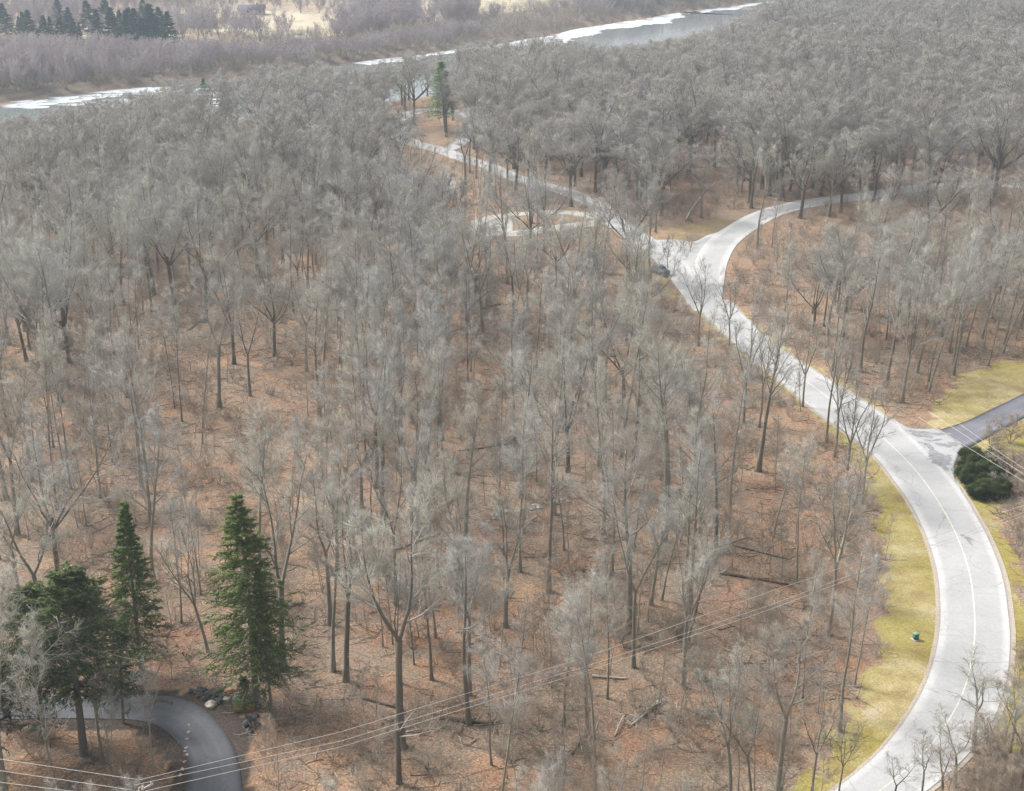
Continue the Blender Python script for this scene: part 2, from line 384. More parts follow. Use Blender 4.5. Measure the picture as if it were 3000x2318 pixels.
TREE = {}                                                   # style -> list of (trunk mesh, crown mesh, nominal height)
def make_tree(seed, style, dense=False):
    rng = np.random.default_rng(seed)
    z3 = np.zeros((1, 3)); upv = np.array([[0, 0, 1.]])
    a1 = lambda v: np.array([v], float)
    sidesT = 7
    H = 22.0; trunk = []; limbs = []
    tw = 6; tl = 1.15; twr = .0085
    if style == 'forest':
        P, R = grow(rng, z3, upv, a1(H*.88), a1(rng.uniform(.22, .30)), 10, .035, .05, .12); trunk.append((P, R, sidesT))
        c = spawn(rng, P, R, 15, rng.uniform(.38, .50), .98, 44, 10, .32, .48, a1(H*.88), .62, .035)
        P1, R1 = grow(rng, *c[:2], c[2], c[3], 7, .10, .055, .2); limbs.append((P1, R1, 5))
        c2 = spawn(rng, P1, R1, 7, .18, 1, 40, 12, .45, .5, c[2], .5, .02)
    elif style == 'fork':
        n = int(rng.integers(2, 4)); fk = rng.uniform(.30, .48)
        P, R = grow(rng, z3, upv, a1(H*fk), a1(rng.uniform(.24, .32)), 5, .03, .05, .75); trunk.append((P, R, sidesT+1))
        az = rng.random()*6.28+np.arange(n)*6.28/n; th = np.radians(rng.uniform(16, 30, n))
        d = np.stack([np.sin(th)*np.cos(az), np.sin(th)*np.sin(az), np.cos(th)], 1)
        Lf = H*(.92-fk)*rng.uniform(.85, 1.08, n)
        Pf, Rf = grow(rng, np.repeat(P[:, -1], n, 0), d, Lf, np.full(n, R[0, -1]*.72), 8, .06, .05, .14); trunk.append((Pf, Rf, 6))
        c = spawn(rng, Pf, Rf, 9, .12, .98, 44, 10, .50, .5, Lf, .55, .035)
        P1, R1 = grow(rng, *c[:2], c[2], c[3], 6, .12, .09, .2); limbs.append((P1, R1, 5))
        c2 = spawn(rng, P1, R1, 6, .18, 1, 42, 12, .45, .5, c[2], .5, .02)
    elif style == 'oak':
        n = int(rng.integers(4, 6)); fk = rng.uniform(.32, .42)
        P, R = grow(rng, z3, upv, a1(H*fk), a1(rng.uniform(.27, .35)), 5, .03, .03, .8); trunk.append((P, R, 9))
        az = rng.random()*6.28+np.arange(n)*6.28/n+rng.normal(size=n)*.3; th = np.radians(rng.uniform(22, 52, n)); th[0] = .15
        d = np.stack([np.sin(th)*np.cos(az), np.sin(th)*np.sin(az), np.cos(th)], 1)
        Lf = H*.56*rng.uniform(.85, 1.1, n)
        Pf, Rf = grow(rng, np.repeat(P[:, -2], n, 0), d, Lf, np.full(n, R[0, -1]*.62), 8, .10, .05, .15); trunk.append((Pf, Rf, 7))
        c = spawn(rng, Pf, Rf, 8, .2, .98, 48, 12, .52, .5, Lf, .5, .04)
        P1, R1 = grow(rng, *c[:2], c[2], c[3], 6, .15, .08, .2); limbs.append((P1, R1, 5))
        c2 = spawn(rng, P1, R1, 6, .15, 1, 46, 12, .48, .5, c[2], .5, .02)
    elif style == 'pole':
        P, R = grow(rng, z3, upv, a1(H*.93), a1(rng.uniform(.14, .19)), 10, .035, .05, .15); trunk.append((P, R, 6))
        c = spawn(rng, P, R, 14, rng.uniform(.42, .6), .98, 42, 9, .22, .5, a1(H*.93), .5, .025)
        P1, R1 = grow(rng, *c[:2], c[2], c[3], 5, .11, .11, .25); limbs.append((P1, R1, 4))
        c2 = spawn(rng, P1, R1, 6, .15, 1, 40, 12, .50, .5, c[2], .5, .015); tw = 6; tl = .8
    elif style == 'open':                                   # roadside tree: long bare ascending limbs, few twigs
        n = 3; fk = .34
        P, R = grow(rng, z3, upv, a1(H*fk), a1(.24), 5, .03, .05, .75); trunk.append((P, R, 8))
        az = rng.random()*6.28+np.arange(n)*6.28/n; th = np.radians(rng.uniform(10, 30, n))
        d = np.stack([np.sin(th)*np.cos(az), np.sin(th)*np.sin(az), np.cos(th)], 1)
        Lf = H*.60*rng.uniform(.8, 1.05, n)
        Pf, Rf = grow(rng, np.repeat(P[:, -1], n, 0), d, Lf, np.full(n, .15), 9, .07, .05, .15); trunk.append((Pf, Rf, 6))
        c = spawn(rng, Pf, Rf, 8, .1, .98, 36, 9, .42, .55, Lf, .45, .035)
        P1, R1 = grow(rng, *c[:2], c[2], c[3], 6, .11, .10, .25); limbs.append((P1, R1, 5))
        c2 = spawn(rng, P1, R1, 5, .18, 1, 38, 10, .45, .55, c[2], .5, .02); tw = 4; twr = .0085
    elif style == 'willow':                                  # several stems from the base, for banks and brush; 14 m
        H = 14.0; n = 5; az = np.arange(n)*6.28/n+rng.normal(size=n)*.4; th = np.radians(rng.uniform(6, 26, n))
        d = np.stack([np.sin(th)*np.cos(az), np.sin(th)*np.sin(az), np.cos(th)], 1)
        Lf = H*rng.uniform(.75, 1.0, n)
        Pf, Rf = grow(rng, d*[[.3, .3, 0]], d, Lf, rng.uniform(.08, .14, n), 8, .06, .03, .15); trunk.append((Pf, Rf, 5))
        c = spawn(rng, Pf, Rf, 9, .18, .98, 32, 8, .38, .5, Lf, .5, .03)
        P1, R1 = grow(rng, *c[:2], c[2], c[3], 5, .10, .10, .25); limbs.append((P1, R1, 4))
        c2 = spawn(rng, P1, R1, 5, .15, 1, 36, 10, .48, .5, c[2], .5, .015); tw = 7; tl = 1.0; twr = .009
    elif style == 'sapling':
        H = 9.0
        P, R = grow(rng, z3, upv, a1(H*.95), a1(.06), 8, .06, .05, .2); trunk.append((P, R, 5))
        c = spawn(rng, P, R, 12, .25, .98, 40, 10, .24, .5, a1(H*.95), .5, .015)
        P1, R1 = grow(rng, *c[:2], c[2], c[3], 4, .12, .10, .3); limbs.append((P1, R1, 3))
        c2 = spawn(rng, P1, R1, 4, .15, 1, 40, 12, .5, .5, c[2], .5, .010); tw = 4; tl = .55; twr = .006
    if not dense and style in ('forest', 'fork', 'oak', 'pole'):
        tw = 4; twr = .0082; tl = 1.25
        limbs = [(a, b*1.35, n_) for a, b, n_ in limbs]
    if dense:
        tw = 4; twr = .009; tl = 1.25
        limbs = [(a, b*1.3, n_) for a, b, n_ in limbs]
    P2_, R2 = grow(rng, *c2[:2], c2[2], c2[3], 4, .10, .045, .35); limbs.append((P2_, np.maximum(R2*1.3, .018) if dense else R2*1.35, 3))
    c3 = spawn(rng, P2_, R2, 5 if style in ('sapling', 'open') else 6, .10, 1, 40, 12, .55, .6, c2[2], .35, .009)
    P3, R3 = grow(rng, *c3[:2], c3[2], c3[3], 3, .09, .04, .5)
    vs, fs = [], []; n0 = 0
    c4a = spawn(rng, P3, R3, tw, .05, 1, 33, 12, .8, .7, c3[2]*0+tl, .35, twr)
    c4b = spawn(rng, P2_, R2, tw, .1, 1, 38, 14, .8, .7, c2[2]*0+tl, .3, twr)
    c4 = [np.concatenate([a, b]) for a, b in zip(c4a, c4b)]
    V, Fc = spikes(c4[0], c4[1], c4[2], np.minimum(c4[3], twr*1.2), rng)
    def pack(parts):
        vv, ff = [], []; n_ = 0
        for P, R, s in parts:
            V1, F1 = tubes(P, R, s); vv.append(V1); ff.append(F1+n_); n_ += len(V1)
        return np.concatenate(vv), np.concatenate(ff)
    Vt, Ft = pack(trunk)
    # root flare
    low = Vt[:, 2] < .8; Vt[low, :2] *= (1+.7*np.clip(1-Vt[low, 2:3]/.8, 0, 1)**2); Vt[Vt[:, 2] < .02, 2] = -.8
    Vl, Fl = pack(limbs + [(P3, np.maximum(R3, .010) if dense else R3, 3)])
    Vc = np.concatenate([Vl, V]); top = max(Vc[:, 2].max(), Vt[:, 2].max()); k = H/top
    return Vt*k, Ft, Vc*k, Fl, Fc+len(Vl), H
def register(style, seed, mats3, key=None, dense=False):
    Vt, Ft, Vc, Fl, Fc, H = make_tree(seed, style, dense)
    tm = new_mesh('trunk', Vt, [Ft], [mats3[0]], smooth=True)
    mi = np.concatenate([np.zeros(len(Fl), int), np.ones(len(Fc), int)])
    cm = new_mesh('crown', Vc, [Fl, Fc], [mats3[1], mats3[2]], mi)
    TREE.setdefault(key or style, []).append((tm, cm, H))
std = (M['bark'], M['limb'], M['twig'])
stdd = (M['bark'], M['bark'], M['twig_wood'])
for s_ in range(3): register('forest', 150+s_, stdd, 'forest_d', True)
for s_ in range(2): register('fork', 250+s_, stdd, 'fork_d', True)
for s_ in range(3): register('oak', 350+s_, (M['bark_dark'], M['bark'], M['twig_wood']), 'oak_d', True)
for s_ in range(2): register('pole', 450+s_, stdd, 'pole_d', True)
for s_ in range(5): register('forest', 100+s_, std)
for s_ in range(3): register('fork', 200+s_, std)
for s_ in range(3): register('oak', 300+s_, (M['bark_dark'], M['limb'], M['twig']))
for s_ in range(4): register('pole', 400+s_, std)
for s_ in range(3): register('open', 500+s_, (M['bark'], M['bark'], M['twig']))
for s_ in range(3): register('willow', 600+s_, (M['limb'], M['twig_far'], M['twig_far']))
for s_ in range(2): register('willow', 650+s_, (M['bark'], M['brush'], M['brush']), 'bush')
for s_ in range(3): register('sapling', 700+s_, (M['limb'], M['brush'], M['brush']))

def conifer(seed, H, base_r, nw, foliage, bark, first=.12, droop=-.05, irregular=.1, tuft=.42, layered=False, dens=1.0):
    rng = np.random.default_rng(seed)
    P, R = grow(rng, np.zeros((1, 3)), np.array([[0, 0, 1.]]), np.array([H]), np.array([H*.011+.05]), 12, .008, .02, .08)
    P[0, 0, 2] = -.5
    Vt, Ft = tubes(P, R, 8); tm = new_mesh('trunk', Vt, [Ft], [bark], smooth=True)
    per = 7; zs = []; az = []; L = []
    for i in range(nw):
        f = first+(1-first)*(i/nw)**(.9); 
        if layered and rng.random() < .25: continue
        prof = (1-(f-first)/(1-first)); prof = prof**.8 if not layered else (min(1, prof*1.6+.12)*(.6+.6*rng.random()))
        for j in range(per):
            if rng.random() < .12: continue
            zs.append(f*H+rng.normal()*.12); az.append(j*6.283/per+i*1.1+rng.normal()*.25); L.append(max(.35, base_r*prof*(1+rng.normal()*irregular)))
    zs = np.array(zs); az = np.array(az); L = np.array(L); n = len(zs)
    ctr = np.stack([np.interp(zs, P[0, :, 2], P[0, :, 0]), np.interp(zs, P[0, :, 2], P[0, :, 1]), zs], 1)
    el = droop+.35*(zs/H)**2+rng.normal(size=n)*.08
    d = np.stack([np.cos(az)*np.cos(el), np.sin(az)*np.cos(el), np.sin(el)], 1)
    P1, R1 = grow(rng, ctr, d, L, .012+L*.011, 5, .05, .02, .3)
    V1, F1 = tubes(P1, R1, 3)
    c = spawn(rng, P1, R1, int(9*dens), .15, 1, 52, 8, .36, .5, L, .5, .006)
    sd_ = c[1].copy(); sd_[:, 2] = sd_[:, 2]*.35-.06; sd_ /= np.linalg.norm(sd_, axis=1, keepdims=True)
    P2_, R2 = grow(rng, c[0], sd_, c[2], c[3], 3, .08, -.01, .5)
    # needle sprays: many small faces
    c3 = spawn(rng, P2_, R2, 7, .05, 1, 48, 14, 0, 1, c[2], 0, .004)
    c3b = spawn(rng, P1, R1, 9, .2, 1, 45, 15, 0, 1, L, 0, .004)
    p = np.concatenate([c3[0], c3b[0]]); dd = np.concatenate([c3[1], c3b[1]]); m_ = len(p)
    ln = tuft*rng.uniform(.5, 1.2, m_); w = tuft*.11*rng.uniform(.7, 1.4, m_)
    V3, F3 = spikes(p-dd*(ln*.15)[:, None], dd, ln, w, rng)
    V = np.concatenate([V1, V3]); mi = np.concatenate([np.zeros(len(F1), int), np.ones(len(F3), int)])
    cm = new_mesh('crown', V, [F1, F3+len(V1)], [bark, foliage], mi)
    return tm, cm, H
TREE['spruce'] = [conifer(900, 24, 4.3, 34, M['needle'], M['bark'], .14, -.12, .16), conifer(901, 24, 3.6, 34, M['needle'], M['bark'], .2, -.1)]
TREE['spruce_green'] = [conifer(902, 24, 3.6, 30, M['needle_green'], M['bark'], .25, -.05, .2)]
TREE['pine'] = [conifer(910+i, 22, 4.2, 24, M['pine'], M['bark_dark'], .30, .05, .35, .5, True) for i in range(2)]
TREE['far_conifer'] = [conifer(920+i, 18, 4.6, 20, M['needle_far'], M['bark_dark'], .05, -.05, .25, .9, False, .8) for i in range(2)]

# ---------------------------------------------------------------- ground, river, roads (structure)
def axis(lo, hi, spec):
    out = [lo]
    while out[-1] < hi:
        x = out[-1]; st = spec(x); out.append(x+st)
    return np.array(out)
gx = axis(-1500, 1500, lambda x: .8 if -70 < x < 100 else min(60, .8+.03*max(-70-x, x-100, 0)))
gy = axis(-150, 2600, lambda y: 6 if y < 70 else (.9 if y < 240 else min(60, .9+.015*(y-240))))
GX, GY = np.meshgrid(gx, gy); PP = np.stack([GX.ravel(), GY.ravel()], 1)
def vnoise(P, s, seed):
    r = np.random.default_rng(seed); out = 0
    for k in range(4):
        a = r.random()*6.28; ph = r.random()*6.28; w = s*(.6+.3*k)
        out = out+np.sin((P[:, 0]*math.cos(a)+P[:, 1]*math.sin(a))/w*6.28+ph)
    return out/4
jit = np.stack([vnoise(PP, 6, 1)*.9+vnoise(PP, 2.2, 2)*.5, vnoise(PP, 6, 3)*.9+vnoise(PP, 2.2, 4)*.5], 1)
cg = np.zeros(len(PP)); cf = np.zeros(len(PP)); cm_ = np.zeros(len(PP))
for gi_, g in enumerate(GRASS): cg[pip(PP+jit*1.6, g)] = .42 if gi_ in (3, 5) else 1
for g in FIELD: cf[pip(PP+jit*6, g)] = 1
rd = river_depth(PP); fs = far_side(PP)
cf[fs] = np.maximum(cf[fs], .47)
dline = seg_dist(PP, DI); dl2 = seg_dist(PP, DO)
cm_[(dline < 1.5+jit[:, 0]*.5)] = 1
cm_[(dl2 < .9+jit[:, 1]*.5)] = .8
MUL = [D(*p) for p in ((395,1470),(440,1465),(480,1480),(520,1510),(545,1560),(535,1600),(505,1590),(470,1530),(430,1500))]
cm_[pip(PP+jit*.6, MUL)] = 1
cm_[fs & (seg_dist(PP, FARL) < 75)] = .60
cm_[(rd > -3) & (rd < 3)] = .5
ZZ = hgt(PP)
nx, ny = len(gx), len(gy); ii = np.arange(nx*ny).reshape(ny, nx)
quads = np.stack([ii[:-1, :-1], ii[:-1, 1:], ii[1:, 1:], ii[1:, :-1]], -1).reshape(-1, 4)
gm = new_mesh('ground', np.column_stack([PP, ZZ]), [quads], [M['ground']], smooth=True)
ca = gm.color_attributes.new('cover', 'FLOAT_COLOR', 'POINT')
ca.data.foreach_set('color', np.column_stack([cg, cf, cm_, np.ones(len(PP))]).astype(np.float32).ravel())
link('ground', gm, kind='structure')

# river
def water_mat():
    m, nt, b = mat('river_water')
    b.inputs['Base Color'].default_value = (.20, .23, .22, 1); b.inputs['Roughness'].default_value = .05
    b.inputs['IOR'].default_value = 1.33; b.inputs['Specular IOR Level'].default_value = .9
    bump(nt, b, noise(nt, .25, 3, .5, stretch=(1, 2.5, 1)), .06, .25)
    return m
def offset(line, d):
    L = np.array(line, float); T = np.gradient(L, axis=0); T /= np.linalg.norm(T, axis=1, keepdims=True)
    Nn = np.stack([T[:, 1], -T[:, 0]], 1); return L+Nn*d
def resample(line, step):
    L = np.array(line, float); s = np.r_[0, np.cumsum(np.hypot(*np.diff(L, axis=0).T))]
    n = max(2, int(s[-1]/step)+1); t = np.linspace(0, s[-1], n)
    # Catmull-Rom through the traced points
    out = []
    for q in t:
        i = int(np.clip(np.searchsorted(s, q)-1, 0, len(L)-2)); u = (q-s[i])/max(1e-6, s[i+1]-s[i])
        p0 = L[max(i-1, 0)]; p1 = L[i]; p2 = L[i+1]; p3 = L[min(i+2, len(L)-1)]
        out.append(.5*((2*p1)+(-p0+p2)*u+(2*p0-5*p1+4*p2-p3)*u*u+(-p0+3*p1-3*p2+p3)*u**3))
    return np.array(out)
def ribbon(A, B, nacross, zoff, name, m, skirt=.25, conform=True):
    A = np.asarray(A); B = np.asarray(B); n = len(A); u = np.linspace(0, 1, nacross+1)
    pts = A[:, None, :]*(1-u)[None, :, None]+B[:, None, :]*u[None, :, None]
    z = (hgt(pts.reshape(-1, 2)) if conform else np.zeros(pts.size//2))+zoff
    V = np.column_stack([pts.reshape(-1, 2), z]); w = nacross+1
    idx = np.arange(n*w).reshape(n, w); Q = [np.stack([idx[:-1, :-1], idx[:-1, 1:], idx[1:, 1:], idx[1:, :-1]], -1).reshape(-1, 4)]
    mid = (A+B)/2; s = np.r_[0, np.cumsum(np.hypot(*np.diff(mid, axis=0).T))]
    UV = np.stack([np.tile(u, n), np.repeat(s, w)], 1)
    if skirt:
        for col in (0, nacross):
            lowi = len(V); e = V[idx[:, col]].copy(); e[:, 2] -= skirt; V = np.concatenate([V, e]); UV = np.concatenate([UV, UV[idx[:, col]]])
            lo = np.arange(n)+lowi; Q.append(np.stack([idx[:-1, col], idx[1:, col], lo[1:], lo[:-1]], -1))
    a, b_, c_ = V[Q[0][0, 0]], V[Q[0][0, 1]], V[Q[0][0, 2]]
    if np.cross(b_-a, c_-a)[2] < 0: Q[0] = Q[0][:, ::-1]
    return new_mesh(name, V, Q, [m], uv=UV, smooth=False)
fl = resample(FARL, 8)
ker = np.ones(31)/31; pad = np.pad(fl, ((15, 15), (0, 0)), 'edge'); fsm = np.stack([np.convolve(pad[:, i], ker, 'valid') for i in (0, 1)], 1)
wa = offset(fl, -1.5); wb = offset(fsm, RW+3)
WZ = -1.75
link('river', ribbon(wa, wb, 6, WZ, 'river', water_mat(), 0, False), kind='structure')
# the snowy ice shelf frozen to the far bank, of uneven width
def ice_w(x): return 15+6*math.sin(x/27)+4*math.sin(x/9.3+1)+(10 if x < -150 else 0)
ice = simple('river_ice', (.54,.58,.60), .5, .25, .2)
for a, b_ in ((.2, .62), (.64, .8)):
    sub = resample(fl[int(a*len(fl)):int(b_*len(fl))], 2.0)
    ww = np.array([max(.4, ice_w(p[0])+rnd.uniform(-2, 2)+2.5*math.sin(p[0]/3.1)) for p in sub])
    T = np.gradient(sub, axis=0); T /= np.linalg.norm(T, axis=1, keepdims=True); Nn = np.stack([T[:, 1], -T[:, 0]], 1)
    link('river_ice', ribbon(sub-Nn*2.0, sub+Nn*ww[:, None], 2, WZ+.12, 'river_ice', ice, .2, False), kind='structure')
# drifting ice floes seen at the left end of the river
floes = MB()
for i in range(150):
    x, y = G(rnd.uniform(-20, 640), rnd.uniform(240, 300)); 
    if river_depth([(x, y)])[0] < 3: continue
    n = 7; r = rnd.uniform(1.2, 5); an = [2*math.pi*k/n+rnd.uniform(-.3, .3) for k in range(n)]
    top = [(x+1.5*r*math.cos(a)*rnd.uniform(.7, 1.1), y+.8*r*math.sin(a)*rnd.uniform(.7, 1.1), WZ+.08) for a in an]
    V = top+[(p[0], p[1], WZ-.1) for p in top]+[(x, y, WZ+.10)]
    floes.add(V, [(i_, (i_+1) % n, n+(i_+1) % n, n+i_) for i_ in range(n)])
    floes.f.setdefault(3, []).append(np.array([(2*n, i_, (i_+1) % n) for i_ in range(n)])+floes.n-2*n-1)
link('ice_floes', floes.mesh('ice_floes', ice), kind='stuff', label='broken white ice floes drifting in the river at the left')

# main concrete road
A = resample(ML, 1.2); nA = len(A)
def resn(line, n):
    L = resample(line, .5); s = np.r_[0, np.cumsum(np.hypot(*np.diff(L, axis=0).T))]; t = np.linspace(0, s[-1], n)
    return np.stack([np.interp(t, s, L[:, 0]), np.interp(t, s, L[:, 1])], 1)
def pair(L_, R_2, step=1.2):                               # edges matched vertex by vertex, so that cross lines run across
    A_, B_ = [], []
    for i in range(len(L_)-1):
        n = max(2, int(math.dist(L_[i], L_[i+1])/step))
        A_.append(n)
    ta = np.concatenate([np.linspace(i, i+1, n, endpoint=False) for i, n in enumerate(A_)]+[[len(L_)-1]])
    def cr(L, t):
        L = np.array(L, float); i = np.clip(t.astype(int), 0, len(L)-2); u = (t-i)[:, None]
        p0 = L[np.maximum(i-1, 0)]; p1 = L[i]; p2 = L[i+1]; p3 = L[np.minimum(i+2, len(L)-1)]
        return .5*((2*p1)+(-p0+p2)*u+(2*p0-5*p1+4*p2-p3)*u*u+(-p0+3*p1-3*p2+p3)*u**3)
    tb = ta*(len(R_2)-1)/(len(L_)-1)
    return cr(L_, ta), cr(R_2, tb)
mA, mB = pair(ML, MR)
link('concrete_road', ribbon(mA, mB, 8, .09, 'concrete_road', M['concrete']), kind='structure')
nrm = (mB-mA); wd = np.linalg.norm(nrm, axis=1, keepdims=True); nrm = nrm/wd
link('road_shoulder', ribbon(mA-nrm*.5, mA+nrm*.5, 2, .045, 'road_shoulder', M['shoulder']), kind='structure')
link('road_shoulder', ribbon(mB-nrm*.5, mB+nrm*.6, 2, .045, 'road_shoulder', M['shoulder']), kind='structure')
q = int(len(mA)*.86); cA = mA+nrm*wd*.50; 
link('yellow_centre_line', ribbon((cA-nrm*.065)[:q], (cA+nrm*.065)[:q], 1, .096, 'yellow_centre_line', M['line'], 0), kind='structure')
jb = MB()
for i in range(3, len(mA)-2, 4):
    if rnd.random() < .25: continue
    tt = (mA[i+1]-mA[i]); tt /= np.linalg.norm(tt); k0, k1 = (0.01, .99) if rnd.random() < .45 else ((.01, .52) if rnd.random() < .5 else (.48, .99))
    K = 8; us = np.linspace(k0, k1, K); off = np.cumsum([rnd.uniform(-.14, .14) for _ in us]); w = rnd.uniform(.03, .06)
    pts = np.array([mA[i]+(mB[i]-mA[i])*u+tt*o for u, o in zip(us, off)]); z = hgt(pts)+.0945
    V = np.concatenate([np.column_stack([pts-tt*w, z]), np.column_stack([pts+tt*w, z])])
    jb.add(V, [(j, j+1, K+j+1, K+j) for j in range(K-1)])
link('road_joints', jb.mesh('road_joints', M['joint']), kind='structure')
# branches and campground lanes
def lane(line, hw, z, m, name='park_road', wob=0.0):
    L = resample(line, 1.5); T = np.gradient(L, axis=0); T /= np.linalg.norm(T, axis=1, keepdims=True); Nn = np.stack([T[:, 1], -T[:, 0]], 1)
    link(name, ribbon(L-Nn*hw, L+Nn*hw, 4, z, name, m), kind='structure')
lane(BR, 3.1, .082, M['concrete']); lane(BL, 2.8, .074, M['concrete']); lane(PK, 2.3, .066, M['gravel'], 'campground_lane')
def sheet(poly, z, name, m, kind='structure', n=24):
    """a paved patch: fan of rings following the ground"""
    P = np.array(resample(list(poly)+[poly[0]], .8)[:-1]); c = P.mean(0); K = len(P); rings = 8
    V = [c]; 
    for r in range(1, rings+1): V.extend(c+(P-c)*r/rings)
    V = np.array(V); Z = hgt(V)+z; T3 = [(0, 1+i, 1+(i+1) % K) for i in range(K)]
    Q = [(1+(r-1)*K+i, 1+r*K+i, 1+r*K+(i+1) % K, 1+(r-1)*K+(i+1) % K) for r in range(1, rings) for i in range(K)]
    V3 = np.column_stack([V, Z]); e = V3[-K:].copy(); e[:, 2] -= .25; b0 = len(V3); V3 = np.concatenate([V3, e])
    Q += [(b0-K+i, b0+i, b0+(i+1) % K, b0-K+(i+1) % K) for i in range(K)]
    # along-road streak coordinates for stains
    return link(name, new_mesh(name, V3, [T3, Q], [m], uv=V3[:, :2]*.1), kind=kind)
for p in pads: sheet(p, .058, 'gravel_pad', M['gravel'])
sheet([D(*p) for p in ((1395,520),(1440,517),(1480,520),(1513,503),(1548,500),(1548,580),(1530,650),(1480,640),(1430,580))], .068, 'road_apron', M['concrete'])
sheet(APRON, .078, 'road_apron', M['apron'])
aA, aB = pair(AU, AL)
link('asphalt_road', ribbon(aA, aB, 6, .086, 'asphalt_road', M['asphalt']), kind='structure')
dA, dB = pair(DO, DI)
dB = resn(DI, len(dA))
link('asphalt_drive', ribbon(dA, dB, 6, .07, 'asphalt_drive', M['drive']), kind='structure')
# dark wet streaks and cracks on the apron
def streak(pts, w, name='road_stain', m=None, z=.1005):
    L = resample([D(*p) for p in pts], .3); n = len(L); T = np.gradient(L, axis=0); T /= np.linalg.norm(T, axis=1, keepdims=True)
    Nn = np.stack([T[:, 1], -T[:, 0]], 1); t = np.linspace(0, 1, n); pw = np.maximum(.05, 1.7*w*np.sin(np.pi*np.clip(t, .03, .97))**.5*(1+.5*np.sin(t*37+w*9)*np.sin(t*13)))[:, None]
    link(name, ribbon(L-Nn*pw, L+Nn*pw, 2, z, name, m or M['stain'], 0), kind='structure')
for pts, w in ((((1958,940),(1980,946),(2000,972),(2022,1000)), .28), (((1995,942),(2020,946),(2048,938)), .38), (((1985,962),(2003,972),(2008,990)), .75), (((2013,985),(2020,972),(2026,966)), .3), (((1945,920),(1970,925),(1990,930)), .5), (((1930,915),(1960,918),(2000,922),(2030,920)), .25),
               (((1970,935),(1990,936),(2010,932)), .14), (((2050,1128),(2066,1137),(2080,1141)), .20), (((2062,1132),(2068,1142),(2076,1152)), .12), (((1950,1095),(1960,1105),(1966,1113)), .07), (((2030,993),(2032,997),(2033,1001)), .14)):
    streak(pts, w)

# ---------------------------------------------------------------- trees
blocked = []
HAND = []
def put(style, X, Y, h, label, group=None, variant=None, rz=None, lean=None, name=None, widen=1.0):
    if Y > 300 and style+'_d' in TREE: style += '_d'
    vs = TREE[style]; i = variant if variant is not None else rnd.randrange(len(vs)); tm, cmh, H = vs[i % len(vs)]
    s = h/H; z = hz(X, Y)
    if style.endswith('_d') and widen == 1.0: widen = 1.2
    tl = lean if lean is not None else (rnd.gauss(0, .035), rnd.gauss(0, .035))
    t = thing(name or {'spruce': 'spruce_tree', 'spruce_green': 'spruce_tree', 'pine': 'pine_tree', 'far_conifer': 'conifer_tree', 'bush': 'bush', 'willow': 'willow_tree'}.get(style, 'bare_tree'),
              label, 'bush' if style == 'bush' else 'tree', (X, Y, z), rz if rz is not None else rnd.random()*6.28, group, tl, (s*widen, s*widen, s))
    link('trunk', tm, t); link('crown', cmh, t)
    return t
TPX = []
def bt(bx, by, ty, style, label, **k):                      # by base and top height in the photo
    X, Y = G(bx, by); _, z = atY(bx, ty, Y)
    HAND.append((X, Y)); TPX.append((bx, by, label)); return put(style, X, Y, max(2, z), label, **k)
def tt(tx, ty, Y, style, label, **k):                       # base out of sight: by the top and the distance
    X, z = atY(tx, ty, Y); HAND.append((X, Y)); return put(style, X, Y, z, label, **k)

# conifers
bt(752, 2065, 1440, 'spruce', 'tall green spruce left of centre above the bend of the drive', variant=0, lean=(0, .0), widen=1.35)
bt(415, 1960, 1452, 'spruce', 'smaller green spruce half hidden by bare crowns, left of the tall spruce', variant=1, lean=(0, -.06), widen=1.1)
bt(795, 2075, 1640, 'spruce', 'lower dark spruce merging with the right side of the tall spruce', variant=1, lean=(0, .03), widen=.8)
bt(1306, 385, 172, 'spruce_green', 'bright green conifer standing alone far off beside the campground loop', variant=0, lean=(0, -.10), widen=1.8)
bt(604, 400, 222, 'spruce_green', 'small olive conifer far off, left one of the pair', lean=(0, 0), widen=1.2)
bt(664, 400, 218, 'spruce_green', 'small olive conifer far off, right one of the pair', lean=(0, 0), widen=1.2)
bt(245, 2200, 1640, 'pine', 'dark pine leaning over the drive with its trunk inside the bend', variant=0, widen=1.6)
bt(120, 2160, 1690, 'pine', 'dark pine behind the left end of the drive', variant=1, widen=1.6)
bt(-10, 2240, 1850, 'pine', 'dense dark pine cut by the left edge of the photo', variant=0, widen=1.6)
bt(30, 2110, 1900, 'pine', 'low dark pine at the left edge behind the drive', variant=1, widen=1.6)
bt(360, 2110, 1830, 'pine', 'green pine just above the straight part of the drive', variant=1, widen=1.2)
bt(300, 1985, 1650, 'pine', 'dark pine with bleached bare limbs in front, above the drive', variant=0, widen=1.4)
bt(720, 2105, 1975, 'pine', 'short low pine beside the small yellow box', variant=0, widen=1.3)
for k, (x, y, ty, w) in enumerate(((75,88,30,1), (58,84,45,.9), (150,84,45,1), (220,92,52,1), (232,98,62,.9), (290,92,25,1.2), (352,86,28,1), (385,92,20,1.3), (440,92,12,1.3), (475,88,16,1.2), (462,112,55,.9), (310,40,-10,1.2), (110,40,5,1), (420,40,-5,1.2), (1130,40,-10,1.2), (1180,30,-20,1), (1085,28,-22,1), (90,98,25,1.3), (130,96,40,1.2), (180,100,48,1.3), (205,80,20,1.2), (330,98,20,1.4), (370,104,30,1.4), (410,106,22,1.4), (450,100,8,1.4), (495,106,30,1.3), (425,116,50,1.2), (260,60,2,1.4), (20,70,10,1.2), (180,55,0,1.3), (1105,44,-8,1.3))):
    bt(x*1.0, y+(34 if x < 600 else 14), ty, 'far_conifer', 'blue green conifer in the far cluster across the river' if x < 600 else 'dark conifer at the top edge beyond the river', widen=w,
       group='conifers across the river' if x < 600 else 'conifers at the top edge')

